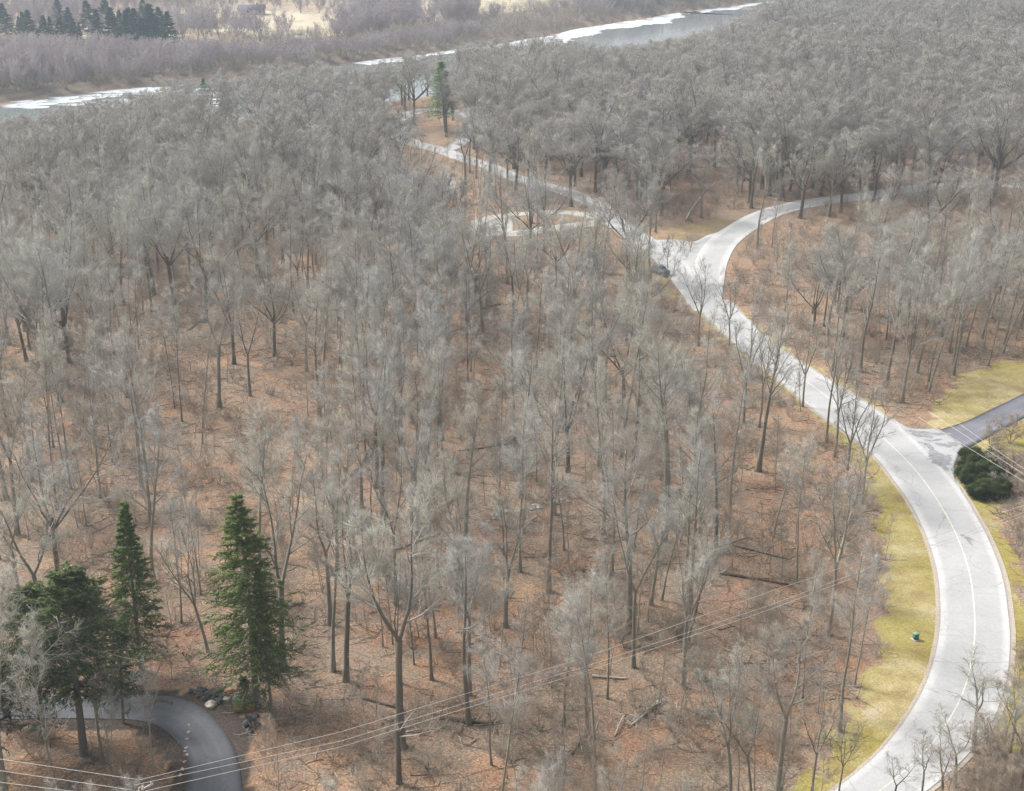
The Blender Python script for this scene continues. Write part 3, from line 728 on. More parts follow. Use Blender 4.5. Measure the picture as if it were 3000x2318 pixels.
# distinctive bare trees (base x, base y, top y)
hand = [
 (604,962,545,'oak','big dark oak with a spreading crown and thick leaning forks, left of centre',0,.12),
 (687,1081,700,'oak','dark oak just right of the big leaning oak, trunk splitting low',1,.0),
 (806,1058,730,'oak','dark flat branching oak, second right of the big leaning oak',2,0),
 (230,880,640,'oak','wide grey oak far left above the leafless thicket',1,0),
 (60,934,640,'fork','pale forked tree near the left edge, level with the big leaning oak',0,0),
 (907,875,640,'pole','straight thin tree alone on a patch of orange leaves behind the dark oaks',0,0),
 (1426,911,610,'forest','stout dark tree in the centre distance beside a short snag',0,0),
 (1389,920,640,'fork','tree with a fan of pale forks in the centre distance',1,0),
 (1728,920,560,'forest','tall straight tree below the left arm of the road fork',1,0),
 (1224,1044,700,'pole','thin straight dark tree left of the fan forked tree',1,0),
 (1833,1012,640,'forest','stout pale tree just left of the road below the fork',2,0),
 (1719,1200,760,'fork','crooked tree with a bent upper stem in the middle of the wood',2,.10),
 (1824,1215,800,'oak','many forked tree right of the crooked tree, near the middle of the wood',0,0),
 (1508,1330,850,'forest','tall tree left of the crooked tree in the middle of the wood',3,0),
 (1169,1270,860,'pole','long thin dark trunk right of the fallen diagonal log',2,0),
 (1115,1290,840,'fork','forked tree behind the fallen diagonal log',0,-.05),
 (1527,1461,1010,'forest','straight grey tree above the stony stream bed in the centre',4,0),
 (1664,1383,930,'oak','thick dark oak with an upturned root, right of the straight grey tree',1,.02),
 (1852,1378,900,'forest','stout straight tree with a twin stem right of the thick dark oak',0,0),
 (1572,1415,1120,'pole','thin sapling like tree between the straight grey tree and the thick dark oak',3,0),
 (1362,1589,1080,'forest','tall grey tree just left of the stony stream bed',1,0),
 (1201,1562,1090,'fork','forked tree with a grey veil of twigs left of the stream bed',1,0),
 (1952,1520,1020,'forest','tall tree below the twin stemmed tree, centre right',2,0),
 (1481,1828,1380,'fork','V shaped tree with pale slender forks in the lower middle',2,0),
 (1907,1772,1330,'fork','dark leaning tree on bare orange leaves, left of a close pair',0,.1),
 (1939,1759,1350,'pole','dark tree leaning right, partner of the close pair on orange leaves',1,.14),
 (1121,1887,1540,'pole','thin tree, leftmost of the row in front of the leafy clearing',0,0),
 (1151,1878,1560,'pole','thin yellowish tree, second of the row in the leafy clearing',2,0),
 (1165,1990,1640,'fork','slim two stemmed tree rising from one foot in the leafy clearing',1,0),
 (1213,1938,1600,'pole','straight thin dark tree right of the slim two stemmed tree',3,0),
 (1265,1981,1560,'forest','stout dark trunk in the leafy clearing of the lower middle',3,0),
 (1373,2107,1560,'forest','tall tree curving right over the power lines, lower middle',4,-.07),
 (1440,2226,1780,'pole','slender brown tree alone on orange leaves near the bottom edge',0,0),
 (1719,2139,1640,'forest','thick pale tree crossed by the power lines, right of the bottom middle',0,0),
 (1650,2112,1700,'forest','grey tree left of the thick pale tree crossed by the wires',2,-.03),
 (1517,2038,1700,'pole','thin curved brown tree between the wires and the clearing',1,.03),
 (1465,1942,1600,'pole','short dark stemmed tree above the power lines, lower middle',2,0),
 (1930,2075,1800,'sapling','small crooked tree beside the fallen pale branches',0,0),
 (2005,1915,1500,'fork','long stemmed tree bending right over a fallen trunk',1,.2),
 (2096,1612,1100,'forest','thick brown tree left of the fallen pale branch, right wood',1,0),
 (2334,1700,1230,'pole','very thin tall tree in the right wood, left of the grassy verge',2,.02),
 (2426,1855,1300,'open','big dark tree with long limbs reaching over the grass verge',0,.04),
 (2527,1460,1060,'open','tree with long bare limbs reaching across the road, nearest the junction',1,.03),
 (2480,1406,1000,'open','tree behind the one reaching across the road at the junction',2,.02),
 (2445,1330,960,'open','leafless roadside tree, second before the junction',0,.02),
 (2352,1190,900,'open','leafless roadside tree with its crown over the pale road',1,.02),
 (2178,1230,820,'open','dark forked tree standing at the left edge of the straight road',2,.03),
 (2224,1245,900,'open','slim tree right beside the dark forked roadside tree',0,.04),
 (2046,1012,730,'open','slender tree on the left verge just below the road fork',1,0),
 (2137,1012,760,'open','slender tree leaning over the road just below the fork',2,0),
 (2733,962,640,'forest','dark tree leaning right in the far right wood',1,.14),
 (2938,1035,760,'forest','tree leaning right at the edge of the bright grass, far right',2,.16),
 (2830,1015,720,'forest','tree leaning right, left of the bright grass bank',3,.14),
 (2880,1030,740,'pole','thin tree leaning right above the bright grass bank',0,.15),
 (2852,2199,1930,'fork','small fan crowned tree over the bend of the pale road, lower right',1,.02),
 (2279,2313,1750,'fork','big grey tree rising from the bottom edge left of the grass',1,0),
 (2380,2304,1960,'open','tree leaning slightly right from the bottom edge',1,.05),
 (2458,2318,2040,'open','slim tree at the bottom edge on the grass verge',2,0),
 (2142,2325,1880,'open','curved thin tree at the bottom edge with its crown leaning left',0,-.08),
 (2205,2340,1960,'fork','grey leaning tree in front of the big grey tree at the bottom',0,-.12),
 (1014,1990,1400,'fork','tall pale leaning fork tree right of the spruces',1,.07),
 (975,1960,1380,'forest','grey tree just left of the tall pale leaning fork tree',2,-.02),
 (609,1906,1440,'open','tall dark trunk leaning left, just left of the tall spruce',2,-.13),
 (449,1700,1180,'forest','grey straight tree behind the smaller spruce',3,0),
 (830,1960,1260,'fork','pale forked tree rising behind the tall spruce',2,0),
 (64,1800,1250,'fork','pale forked tree by the left edge above the pines',0,0),
 (170,1700,1180,'oak','wide grey tree above the pines at the left',0,.05),
 (458,2281,1900,'pole','leaning trunk standing in front of the drive, inside the bend',1,-.05),
 (300,2215,1870,'forest','thick grey trunk inside the bend crossing the drive',0,-.05),
 (340,2290,2000,'pole','thin grey tree inside the bend at the bottom left',3,0),
 (1188,345,205,'open','tall isolated dark tree above the campground loop',1,0),
 (1215,418,300,'pole','single brown trunk on the small leafy island of the campground loop',0,0),
 (2590,160,95,'oak','dark lone crown in the far right wood near the top edge',1,0),
 (1955,805,690,'open','thin dark tree beside the parked car',0,0),
 (2180,540,440,'oak','dark stemmed tree left of the road at the far orange clearing',2,0),
]
for bx, by, ty, st, lb, v, ln in hand:
    bt(bx, by, ty, st, lb, variant=v, lean=(rnd.gauss(0, .015), ln), rz=0 if ln else None, widen=1.7 if bx == 2852 else 1.0)
# crowns whose foot is below the frame
for tx, ty, Y, st, lb in (
    (330,2235,85,'forest','pale crown poking up at the bottom left beside the drive'), (230,2255,84,'fork','pale twiggy crown at the bottom left corner under the wires'),
    (1640,2200,86,'forest','pale crown at the bottom edge below the thick pale tree'), (1790,2170,85,'fork','wide pale crown at the bottom edge, centre right'),
    (1560,2240,84,'fork','low grey crown at the bottom edge left of the wide pale crown'), (2030,2230,86,'open','thin bare crown at the bottom edge right of the wide pale crown'), (960,2270,82,'forest','tip of a bare crown at the bottom edge under the drive wires'),
    (2900,2190,88,'bush','dense twiggy crown in the lower right corner'), (2990,2110,91,'bush','tall brushy thicket at the right edge, lower corner'), (2800,2240,87,'bush','twiggy brush below the fan crowned roadside tree')):
    tt(tx, ty, Y, st, lb)

# fill: every other tree of the wood
rp = [np.array(p) for p in road_polys]
def road_dist(P):
    d = np.full(len(P), 1e9)
    for p in road_polys+pads:
        cl = list(p)+[p[0]]; d = np.minimum(d, seg_dist(P, cl)); d[pip(P, p)] = 0
    for l, hw in road_lines: d = np.minimum(d, np.maximum(0, seg_dist(P, l)-hw))
    return d
SHRUB_SPOT = [D(2110,985)]
def px_arr(P, z=0.):
    dz = z-HC; dep = P[:, 1]*math.cos(TH)-dz*math.sin(TH); up = P[:, 1]*math.sin(TH)+dz*math.cos(TH)
    return 1500+F*P[:, 0]/dep, 1159-F*up/dep
def spacing(P):
    """metres between neighbours, by part of the wood"""
    x, y = px_arr(P); s = np.full(len(P), 5.0)
    s[(x > 850) & (x < 2450) & (y > 1150)] = 4.3
    s[(x > 1000) & (x < 2050) & (y > 850) & (y <= 1150)] = 4.1
    s[(x < 850) & (y > 1700)] = 5.5
    s[(x > 2050) & (y > 600) & (y < 1300)] = 3.9
    s[(y < 520)] = 6.0
    s[(y < 330)] = 6.6
    c = ((x-640)/230)**2+((y-1010)/110)**2 < 1; s[c] = 8.5
    c = ((x-2050)/110)**2+((y-610)/90)**2 < 1; s[c] = 11
    s[(x > 2050) & (x < 2450) & (y > 1750)] = 8.5
    s[(x > 720) & (x < 1950) & (y > 2090)] = 6.5
    s[(x > 2780) & (y > 1200)] = 5.5
    return s
CLEAR = [[G(*p) for p in q] for q in (
    [(1150,330),(1290,330),(1330,400),(1260,425),(1160,410),(1120,370)], 
    [(1380,600),(1850,600),(1900,720),(1400,730)], [(1880,740),(2000,800),(2150,960),(2000,900),(1880,790)], [(1960,600),(2150,600),(2060,690),(1940,690)])]
def keep_mask(P, margin=2.2, grass=True):
    k = (road_dist(P) > margin) & (river_depth(P) < -3)
    if grass:
        for g in GRASS: k &= ~pip(P, g)
    return k
def darts(n, ylo, yhi, spread, far=False, seed=3, spf=spacing, hold=None):
    r = np.random.default_rng(seed); Y = yhi*np.sqrt(r.random(n)*(1-(ylo/yhi)**2)+(ylo/yhi)**2)
    X = r.uniform(-1, 1, n)*(Y*spread+18); P = np.stack([X, Y], 1)
    fsd = far_side(P); P = P[fsd if far else ~fsd]
    P = P[keep_mask(P)]; sp = spf(P); cell = 6.0; gridd = {}; out = []
    for hx in (hold or []): gridd.setdefault((int(hx[0]//cell), int(hx[1]//cell)), []).append(hx)
    for p, s in zip(P.tolist(), sp.tolist()):
        cx, cyy = int(p[0]//cell), int(p[1]//cell); R2 = int(s//cell)+1; ok = True
        for i in range(cx-R2, cx+R2+1):
            for j in range(cyy-R2, cyy+R2+1):
                for q in gridd.get((i, j), ()):
                    if (q[0]-p[0])**2+(q[1]-p[1])**2 < s*s: ok = False; break
                if not ok: break
            if not ok: break
        if ok: gridd.setdefault((cx, cyy), []).append(p); out.append(p)
    return out
fill = darts(150000, 88, 1150, .46, hold=[h for h in HAND])
fa = np.array(fill); ck = np.ones(len(fa), bool)
for i, c in enumerate(CLEAR):
    ins = pip(fa, c); ck &= ~(ins & (R_.random(len(fa)) < .72))
fill = [f for f, k in zip(fill, ck) if k]
# where water shows, the trees in front are low enough to see over
VIS = np.array([(-400,400),(0,330),(118,318),(220,292),(300,275),(450,256),(490,222),(700,190),(900,172),(960,182),(1000,190),(1150,182),(1185,140),(1450,112),(1600,84),(1660,110),(1750,122),(1850,126),(2000,104),(2100,76),(2200,40),(2260,0),(2400,-60),(3400,-300)])
def cap(X, Y, h):
    px, py = to_px(X, Y, h)
    lim = np.interp(px, VIS[:, 0], VIS[:, 1])+rnd.uniform(-8, 5)
    if py >= lim or Y < 140: return h
    _, z = atY(px, lim, Y); return z
def visible(X, Y, h, m=60):
    a = to_px(X, Y, 0); b = to_px(X, Y, h)
    return (a[0] > -m or b[0] > -m) and (a[0] < 3000+m or b[0] < 3000+m) and b[1] < 2318 and a[1] > -100
WIN = [(.6, [(1380,640),(1700,630),(1800,650),(1960,705),(2010,745),(2000,840),(1900,790),(1830,720),(1720,700),(1500,712),(1390,690)]),
       (.88, [(2010,700),(2100,650),(2200,620),(2350,590),(2350,640),(2200,690),(2140,760),(2140,850),(2050,850),(1960,760)]),
       (.5, [(2060,830),(2180,930),(2380,1090),(2560,1200),(2620,1260),(2560,1260),(2400,1180),(2200,1040),(2000,860)]),
       (.82, [(2330,575),(2600,548),(2990,525),(2990,560),(2600,590),(2350,620)]),
       (.93, [(1140,330),(1230,325),(1260,400),(1240,425),(1150,400)]), (.7, [(1295,505),(1330,505),(1350,570),(1310,570)]),
       (.35, [(1400,470),(1700,545),(1800,610),(1700,600),(1500,520)]),
       (.93, [(2720,1040),(2990,1050),(2990,1260),(2720,1270)]), (.93, [(2600,1260),(2800,1230),(2960,1400),(2990,2318),(2560,2318),(2700,1900),(2740,1600)]),
       (.8, [(2020,500),(2120,490),(2110,650),(2000,670)]), (.8, [(480,880),(900,880),(880,1080),(560,1080)]), (.45, [(1440,1290),(1700,1280),(1700,1500),(1440,1500)]),
       (.4, [(1080,1830),(1320,1830),(1320,1980),(1080,1980)]), (.35, [(700,2200),(1600,2200),(1600,2318),(700,2318)]), (.4, [(2240,1260),(2340,1260),(2340,1450),(2240,1450)]),
       (.3, [(0,2020),(560,2010),(740,2110),(740,2318),(0,2318)]), (.6, [(610,1440),(880,1440),(900,2000),(600,2000)]), (.8, [(310,1440),(420,1440),(440,1650),(300,1650)]),
       (.8, [(1275,215),(1325,215),(1330,360),(1280,360)]), (.8, [(590,240),(700,240),(700,290),(590,290)]), (.2, [(1440,880),(1750,880),(1750,1100),(1440,1100)])]
WINP = [(p, np.array(w, float)) for p, w in WIN]
def in_window(X, Y, h, k=1.0):
    ts = np.linspace(.25, 1, 7)*h; dep = Y*math.cos(TH)-(ts-HC)*math.sin(TH)
    xx = 1500+F*X/dep; yy = 1159-F*((ts-HC)*math.cos(TH)+Y*math.sin(TH))/dep; rr = F*h*.17/dep
    Q = np.concatenate([np.stack([xx, yy], 1), np.stack([xx-rr, yy], 1), np.stack([xx+rr, yy], 1)])
    for p, w in WINP:
        if Q[:, 0].max() < w[:, 0].min() or Q[:, 0].min() > w[:, 0].max() or Q[:, 1].max() < w[:, 1].min() or Q[:, 1].min() > w[:, 1].max(): continue
        if pip(Q, w).any() and rnd.random() < p*k: return True
    return False
items = []
for X, Y in fill:
    px, py = to_px(X, Y, 0)
    h = rnd.gauss(20.5, 2.6)
    r = rnd.random()
    if py > 830 and px > 700 or py > 1100: st = 'pole' if r < .42 else ('forest' if r < .74 else ('fork' if r < .86 else ('sapling' if r < .92 else 'fork')))
    elif px < 900 and py > 560: st = 'oak' if r < .30 else ('fork' if r < .55 else ('forest' if r < .85 else 'pole'))
    elif px > 2050 and py > 600: st = 'pole' if r < .5 else ('forest' if r < .85 else 'fork')
    else: st = 'oak' if r < .28 else ('fork' if r < .52 else ('forest' if r < .84 else 'pole'))
    if st == 'sapling': h = rnd.uniform(7, 12)
    if st == 'pole': h *= rnd.uniform(.7, 1)
    rd_ = -river_depth([(X, Y)])[0]
    h2 = cap(X, Y, h)
    if h2 < 3 or in_window(X, Y, h2): continue
    if h2 < .6*h: st = 'willow' if h2 < 9 else 'fork'
    lx = .10*(px-1500)/1500 if px > 2300 and py < 1200 else 0
    items.append((X, Y, h2, st, px, py, lx))
items.sort(key=lambda q: q[1])
near = [q for q in items if visible(*q[:3])]
far_items = [q for q in near]
LIM = 292-len(hand)-18
ind = near[:LIM]; rest = near[LIM:]
# landmarks used to single out each tree
LM = [(752,1800,'the tall spruce'), (415,1750,'the smaller spruce'), (604,900,'the big leaning oak'), (806,1000,'the dark flat branching oak'), (1060,1290,'the diagonal fallen log'), (1664,1330,'the thick dark oak'), (1527,1440,'the straight grey centre tree'),
      (1362,1560,'the stony stream bed'), (1481,1800,'the V shaped tree'), (1265,1960,'the stout trunk in the clearing'), (1014,1950,'the pale leaning fork tree'), (1719,2100,'the thick tree crossed by wires'), (1440,2200,'the slender brown tree'),
      (1920,1760,'the close pair on orange leaves'), (2096,1600,'the thick brown tree'), (2426,1820,'the tree over the grass verge'), (2279,2280,'the big grey bottom tree'), (2527,1450,'the tree over the junction'), (2178,1220,'the dark forked roadside tree'),
      (245,2150,'the pine inside the drive bend'), (60,1780,'the pale forked tree at the left edge'), (640,2150,'the drive'), (2940,1350,'the evergreen bush'), (2852,2180,'the fan crowned tree'), (1852,1360,'the twin stemmed tree'), (1719,1190,'the crooked tree'), (1200,1550,'the veiled fork tree'), (300,1300,'the left thicket'), (900,1500,'the pale fork behind the spruce'), (2330,1650,'the very thin tall tree')]
adj = {'pole': 'slender bare tree', 'forest': 'tall bare tree', 'fork': 'forked bare tree', 'oak': 'spreading bare oak', 'sapling': 'small bare sapling', 'willow': 'low bare willow', 'open': 'open bare tree'}
cells = {}
for q in ind:
    px, py = q[4], q[5]; b = min(LM, key=lambda l: (l[0]-px)**2+(l[1]-py)**2*1.6)
    dx, dy = px-b[0], py-b[1]
    side = ('right of ' if dx > 0 else 'left of ') if abs(dx) > abs(dy)*1.3 else ('in front of ' if dy > 0 else 'behind ')
    dist = 'close ' if math.hypot(dx, dy) < 130 else 'farther '
    cells.setdefault((q[3], side, dist, b[2]), []).append(q)
words = ['leftmost', 'second from left', 'third from left', 'fourth from left', 'fifth from left', 'sixth from left', 'seventh from left', 'eighth from left', 'ninth from left']
for key, qs in cells.items():
    st, side, dist, lmk = key; qs.sort(key=lambda q: q[4])
    for i, q in enumerate(qs):
        base = f"{adj[st]} {dist}{side}{lmk}"
        if len(qs) > 1: base = (words[min(i, 8)] if i < len(qs)-1 or i == 0 else 'rightmost')+' '+base
        put(q[3], q[0], q[1], q[2], base, group='bare trees of the wood', lean=(rnd.gauss(0, .03), q[6]+rnd.gauss(0, .035)), rz=rnd.random()*6.28 if not q[6] else 0, widen=rnd.uniform(.85, 1.2))

# one wood of instanced trees behind: nobody could count it
def gn_scatter(name, label, styles, pts, kind='stuff'):
    """pts: rows X, Y, Z, rx, ry, rz, scale, index"""
    A_ = np.array(pts, float); me = bpy.data.meshes.new(name); me.vertices.add(len(A_)); me.vertices.foreach_set('co', A_[:, :3].astype(np.float32).ravel())
    for nm, typ, col in (('rot', 'FLOAT_VECTOR', slice(3, 6)), ('siz', 'FLOAT_VECTOR', None), ('pick', 'INT', 7)):
        at = me.attributes.new(nm, typ, 'POINT')
        if nm == 'rot': at.data.foreach_set('vector', A_[:, 3:6].astype(np.float32).ravel())
        elif nm == 'siz':
            wv = A_[:, 8:9] if A_.shape[1] > 8 else np.ones((len(A_), 1)); at.data.foreach_set('vector', (A_[:, 6:7]*np.concatenate([wv, wv, wv*0+1], 1)).astype(np.float32).ravel())
        else: at.data.foreach_set('value', A_[:, 7].astype(np.int32))
    o = link(name, me, label=label, kind=kind)
    ng = bpy.data.node_groups.new(name, 'GeometryNodeTree'); ng.interface.new_socket('Geometry', in_out='INPUT', socket_type='NodeSocketGeometry'); ng.interface.new_socket('Geometry', in_out='OUTPUT', socket_type='NodeSocketGeometry')
    gi = ng.nodes.new('NodeGroupInput'); go = ng.nodes.new('NodeGroupOutput'); ip = ng.nodes.new('GeometryNodeInstanceOnPoints')
    jn = ng.nodes.new('GeometryNodeJoinGeometry')
    for srcs in styles:
        j2 = ng.nodes.new('GeometryNodeJoinGeometry'); g2 = ng.nodes.new('GeometryNodeGeometryToInstance')
        for so in srcs:
            oi = ng.nodes.new('GeometryNodeObjectInfo'); oi.transform_space = 'ORIGINAL'; oi.inputs['Object'].default_value = so
            ng.links.new(oi.outputs['Geometry'], j2.inputs[0])
        ng.links.new(j2.outputs[0], g2.inputs[0]); ng.links.new(g2.outputs[0], jn.inputs[0])
    def named(nm, t):
        a = ng.nodes.new('GeometryNodeInputNamedAttribute'); a.data_type = t; a.inputs['Name'].default_value = nm; return a.outputs[0]
    ng.links.new(gi.outputs[0], ip.inputs['Points']); ng.links.new(jn.outputs[0], ip.inputs['Instance'])
    ip.inputs['Pick Instance'].default_value = True
    ng.links.new(named('pick', 'INT'), ip.inputs['Instance Index'])
    er = ng.nodes.new('FunctionNodeEulerToRotation'); ng.links.new(named('rot', 'FLOAT_VECTOR'), er.inputs[0]); ng.links.new(er.outputs[0], ip.inputs['Rotation'])
    ng.links.new(named('siz', 'FLOAT_VECTOR'), ip.inputs['Scale']); ng.links.new(ip.outputs[0], go.inputs[0])
    md = o.modifiers.new('scatter', 'NODES'); md.node_group = ng
    return o
def src(style):                                            # the parts of trees that stand in the scene serve as sources
    out = []
    for tm, cmh, H in TREE[style]:
        tr = next((o for o in sc.objects if o.data is tm), None); cr = next((o for o in sc.objects if o.data is cmh), None)
        if tr and cr: out.append((tr, cr))
    return out
def rows(its, nvar, H=22.0):
    if not its: its = [(0, 200, .01, 0)]
    return [(X, Y, hz(X, Y), rnd.gauss(0, .03), lx+rnd.gauss(0, .03), 0 if lx else rnd.random()*6.28, h/H, rnd.randrange(nvar), rnd.uniform(1.1, 1.4) if Y > 300 and H > 20 else rnd.uniform(.85, 1.2)) for X, Y, h, lx in its]
bys = {}
for q in rest: bys.setdefault('willow' if q[3] == 'willow' else 'tree', []).append((q[0], q[1], q[2], q[6]))
mixs = src('forest_d')+src('fork_d')+src('oak_d')+src('oak_d')+src('forest_d')+src('pole_d'); print('sources', len(mixs))
mids = src('forest')+src('fork')+src('oak')+src('pole')+src('pole')
put('willow', *G(60, 262), 13, 'tall pale willow on the far bank at the left edge', variant=0)
put('willow', *G(1690, 62), 12, 'pale willow on the far bank where the river comes into view', variant=1)
put('willow', *G(900, 190), 11, 'grey willow on the far bank behind the drift ice', variant=2)
wil = src('willow')
near_set = {id(q) for q in bys['tree'] if q[1]+rnd.gauss(0, 50) < 300}
gn_scatter('middle_wood', 'bare slender trees of the wood behind the nearest rows', mids, rows([q for q in bys['tree'] if id(q) in near_set], len(mids)))
gn_scatter('distant_wood', 'leafless grey wood filling the middle distance up to the river', mixs, rows([q for q in bys['tree'] if id(q) not in near_set], len(mixs)))

# thickets and scattered trees across the river
def far_sp(P):
    x, y = px_arr(P); d = seg_dist(P, FARL); s = np.where(d < 60, 4.8, np.where(d < 140, 6.5, 9.5))
    for g in FIELD: s = np.where(pip(P, g), 24.0, s)
    
    return s
fp = darts(90000, 380, 1350, .48, far=True, seed=5, spf=far_sp)
fi = []
for X, Y in fp:
    d = seg_dist([(X, Y)], FARL)[0]; h = rnd.uniform(8, 14) if d < 30 else rnd.uniform(9, 17)
    if any(pip(np.array([(X, Y-30), (X, Y-60)]), g).any() for g in FIELD): h *= .55
    px, py = to_px(X, Y, 0)
    if 1400 < px < 1700 and d < 40: h *= .3
    lim = np.interp(px, [-200, 0, 350, 550, 900, 1100, 1300, 1700, 2200], [85, 88, 98, 112, 122, 98, 62, 46, -10])+rnd.uniform(-9, 16)
    if py > lim+8 and to_px(X, Y, h)[1] < lim: h = atY(px, lim, Y)[1]
    if h < 2.5: continue
    if visible(X, Y, h, 120): fi.append((X, Y, h, 0))
gn_scatter('riverside_thicket', 'purplish leafless willow thicket along the far bank and beyond', wil, rows(fi+bys.get('willow', []), len(wil), 14.0))

# undergrowth, saplings and sticks on the forest floor
put('sapling', *G(1330, 1700), 7, 'small brown sapling beside the lower left of the stream bed', variant=0); put('sapling', *G(2210, 1880), 7, 'small brown sapling near the right end of the wires', variant=1); put('sapling', *G(1010, 2180), 6, 'small brown sapling near the drive and the bottom edge', variant=2)
def brush_mesh(seed, m, h=1.6, n=16):
    r = np.random.default_rng(seed); az = r.random(n)*6.28; th = r.uniform(.1, .9, n); d = np.stack([np.sin(th)*np.cos(az), np.sin(th)*np.sin(az), np.cos(th)], 1)
    L = h*r.uniform(.5, 1.1, n); P, R = grow(r, d*.12, d, L, np.full(n, .011), 4, .15, .03, .5)
    c = spawn(r, P, R, 6, .2, 1, 40, 12, .45, .7, L, .4, .006); V2, F2 = spikes(*c, r)
    c2 = spawn(r, P, R, 5, .4, 1, 60, 20, .3, .7, L, .4, .005); V3, F3 = spikes(*c2, r)
    V1, F1 = tubes(P, R, 3); return new_mesh('brush', np.concatenate([V1, V2, V3]), [F1, np.concatenate([F2+len(V1), F3+len(V1)+len(V2)])], [m])
def stick_mesh(seed, m):
    r = np.random.default_rng(seed); n = 5; P0 = np.column_stack([r.uniform(-1.2, 1.2, (n, 2)), np.full(n, .05)]); az = r.random(n)*6.28
    d = np.stack([np.cos(az), np.sin(az), r.uniform(0, .15, n)], 1); L = r.uniform(.6, 2.8, n)
    P, R = grow(r, P0, d, L, r.uniform(.012, .035, n), 4, .12, -.01, .4); P[..., 2] = np.maximum(P[..., 2], .02)
    c = spawn(r, P, R, 3, .3, 1, 40, 12, .4, .6, L, .4, .008); V2, F2 = spikes(*c, r); V1, F1 = tubes(P, R, 4)
    return new_mesh('sticks', np.concatenate([V1, V2]), [F1, F2+len(V1)], [m])
brs = [link('forest_brush', brush_mesh(60+i, M['brush'], 1.6+.5*i), kind='stuff', label=None, loc=(*G(1300+220*i, 1900-90*i), 0)) for i in range(3)]
sts = [link('fallen_sticks', stick_mesh(80+i, M['log'] if i else M['birch']), kind='stuff', loc=(*G(1500+150*i, 2000+50*i), 0)) for i in range(3)]
for o in brs+sts: o.location.z = hz(o.location.x, o.location.y)
r5 = np.random.default_rng(21)
def scatter_pts(n, ylo, yhi, margin, sden):
    Y = np.sqrt(r5.random(n)*(yhi**2-ylo**2)+ylo**2); X = r5.uniform(-1, 1, n)*(Y*.42+8); P = np.stack([X, Y], 1)
    return P[keep_mask(P, margin) & (vnoise(P, 11, 31)+r5.normal(size=n)*.35 > sden) & ~far_side(P)]
P = scatter_pts(14000, 85, 330, 1.4, .0)
gn_scatter('undergrowth', 'low brown brush and briars under the bare trees', [[b] for b in brs], [(x, y, hz(x, y), 0, 0, r5.random()*6.28, r5.uniform(.5, 1.5), r5.integers(3)) for x, y in P])
r6 = np.random.default_rng(77); Yb = r6.uniform(440, 1000, 16000); Pb = np.stack([r6.uniform(-1, 1, 16000)*Yb*.42, Yb], 1); db = seg_dist(Pb, FARL)
Pb = Pb[far_side(Pb) & (db > 3) & (db < 90)]
gn_scatter('bank_brush', 'low purplish brush along the far river bank', [[b] for b in brs], [(x, y, hz(x, y), 0, 0, r5.random()*6.28, r5.uniform(1.2, 2.8), r5.integers(3)) for x, y in Pb[:5000]])
P = scatter_pts(9000, 85, 260, .8, -.4)
gn_scatter('stick_litter', 'thin fallen sticks scattered over the leaf litter', [[b] for b in sts], [(x, y, hz(x, y)+.02, 0, 0, r5.random()*6.28, r5.uniform(.5, 1.4), r5.integers(3)) for x, y in P])
saps = src('sapling')
P = scatter_pts(6500, 88, 480, 2.0, -.1)
gn_scatter('sapling_understorey', 'thin bare saplings growing between the bigger trees', saps, [(x, y, hz(x, y), r5.normal()*.06, r5.normal()*.06, r5.random()*6.28, u, r5.integers(len(saps))) for (x, y), u in zip(P, r5.uniform(.35, 1.25, len(P))) if not in_window(x, y, 9*u, .9) and cap(x, y, 9*u) > 8.5*u])

# fallen logs and branches
def fallen(p0, p1, r, label, m='log', branches=3, name='fallen_log', lift=.0):
    a = G(*p0); b = G(*p1); L = math.dist(a, b); ang = math.atan2(b[1]-a[1], b[0]-a[0])
    t = thing(name, label, 'fallen log' if name == 'fallen_log' else 'fallen branch', (a[0], a[1], hz(*a)), ang)
    rng = np.random.default_rng(int(L*1000)); n = 8; x = np.linspace(0, L, n)
    ca, sa = math.cos(ang), math.sin(ang)
    zz = np.array([hz(a[0]+ca*q, a[1]+sa*q) for q in x])-hz(*a)
    P = np.stack([x, np.cumsum(rng.normal(size=n)*.05*L/8), zz+r*.8+lift*np.sin(np.linspace(0, math.pi, n))], 1); Rr = np.linspace(r, r*.45, n)
    mb = MB(); mb.tube(P, Rr, 8); link('log', mb.mesh('log', M[m], True), t)
    for k in range(branches):
        i = int(rng.integers(3, n)); d = np.array([.6, rng.choice([-1, 1])*.7, rng.uniform(0, .7)]); d /= np.linalg.norm(d)
        Pb, Rb = grow(rng, P[i:i+1], d[None], np.array([L*.25]), np.array([r*.35]), 5, .15, 0, .2)
        c = spawn(rng, Pb, Rb, 6, .2, 1, 40, 12, .4, .6, np.array([L*.25]), .4, .01); V2, F2 = spikes(*c, rng); V1, F1 = tubes(Pb, Rb, 5)
        link('branch', new_mesh('branch', np.concatenate([V1, V2]), [F1, F2+len(V1)], [M[m]]), t)
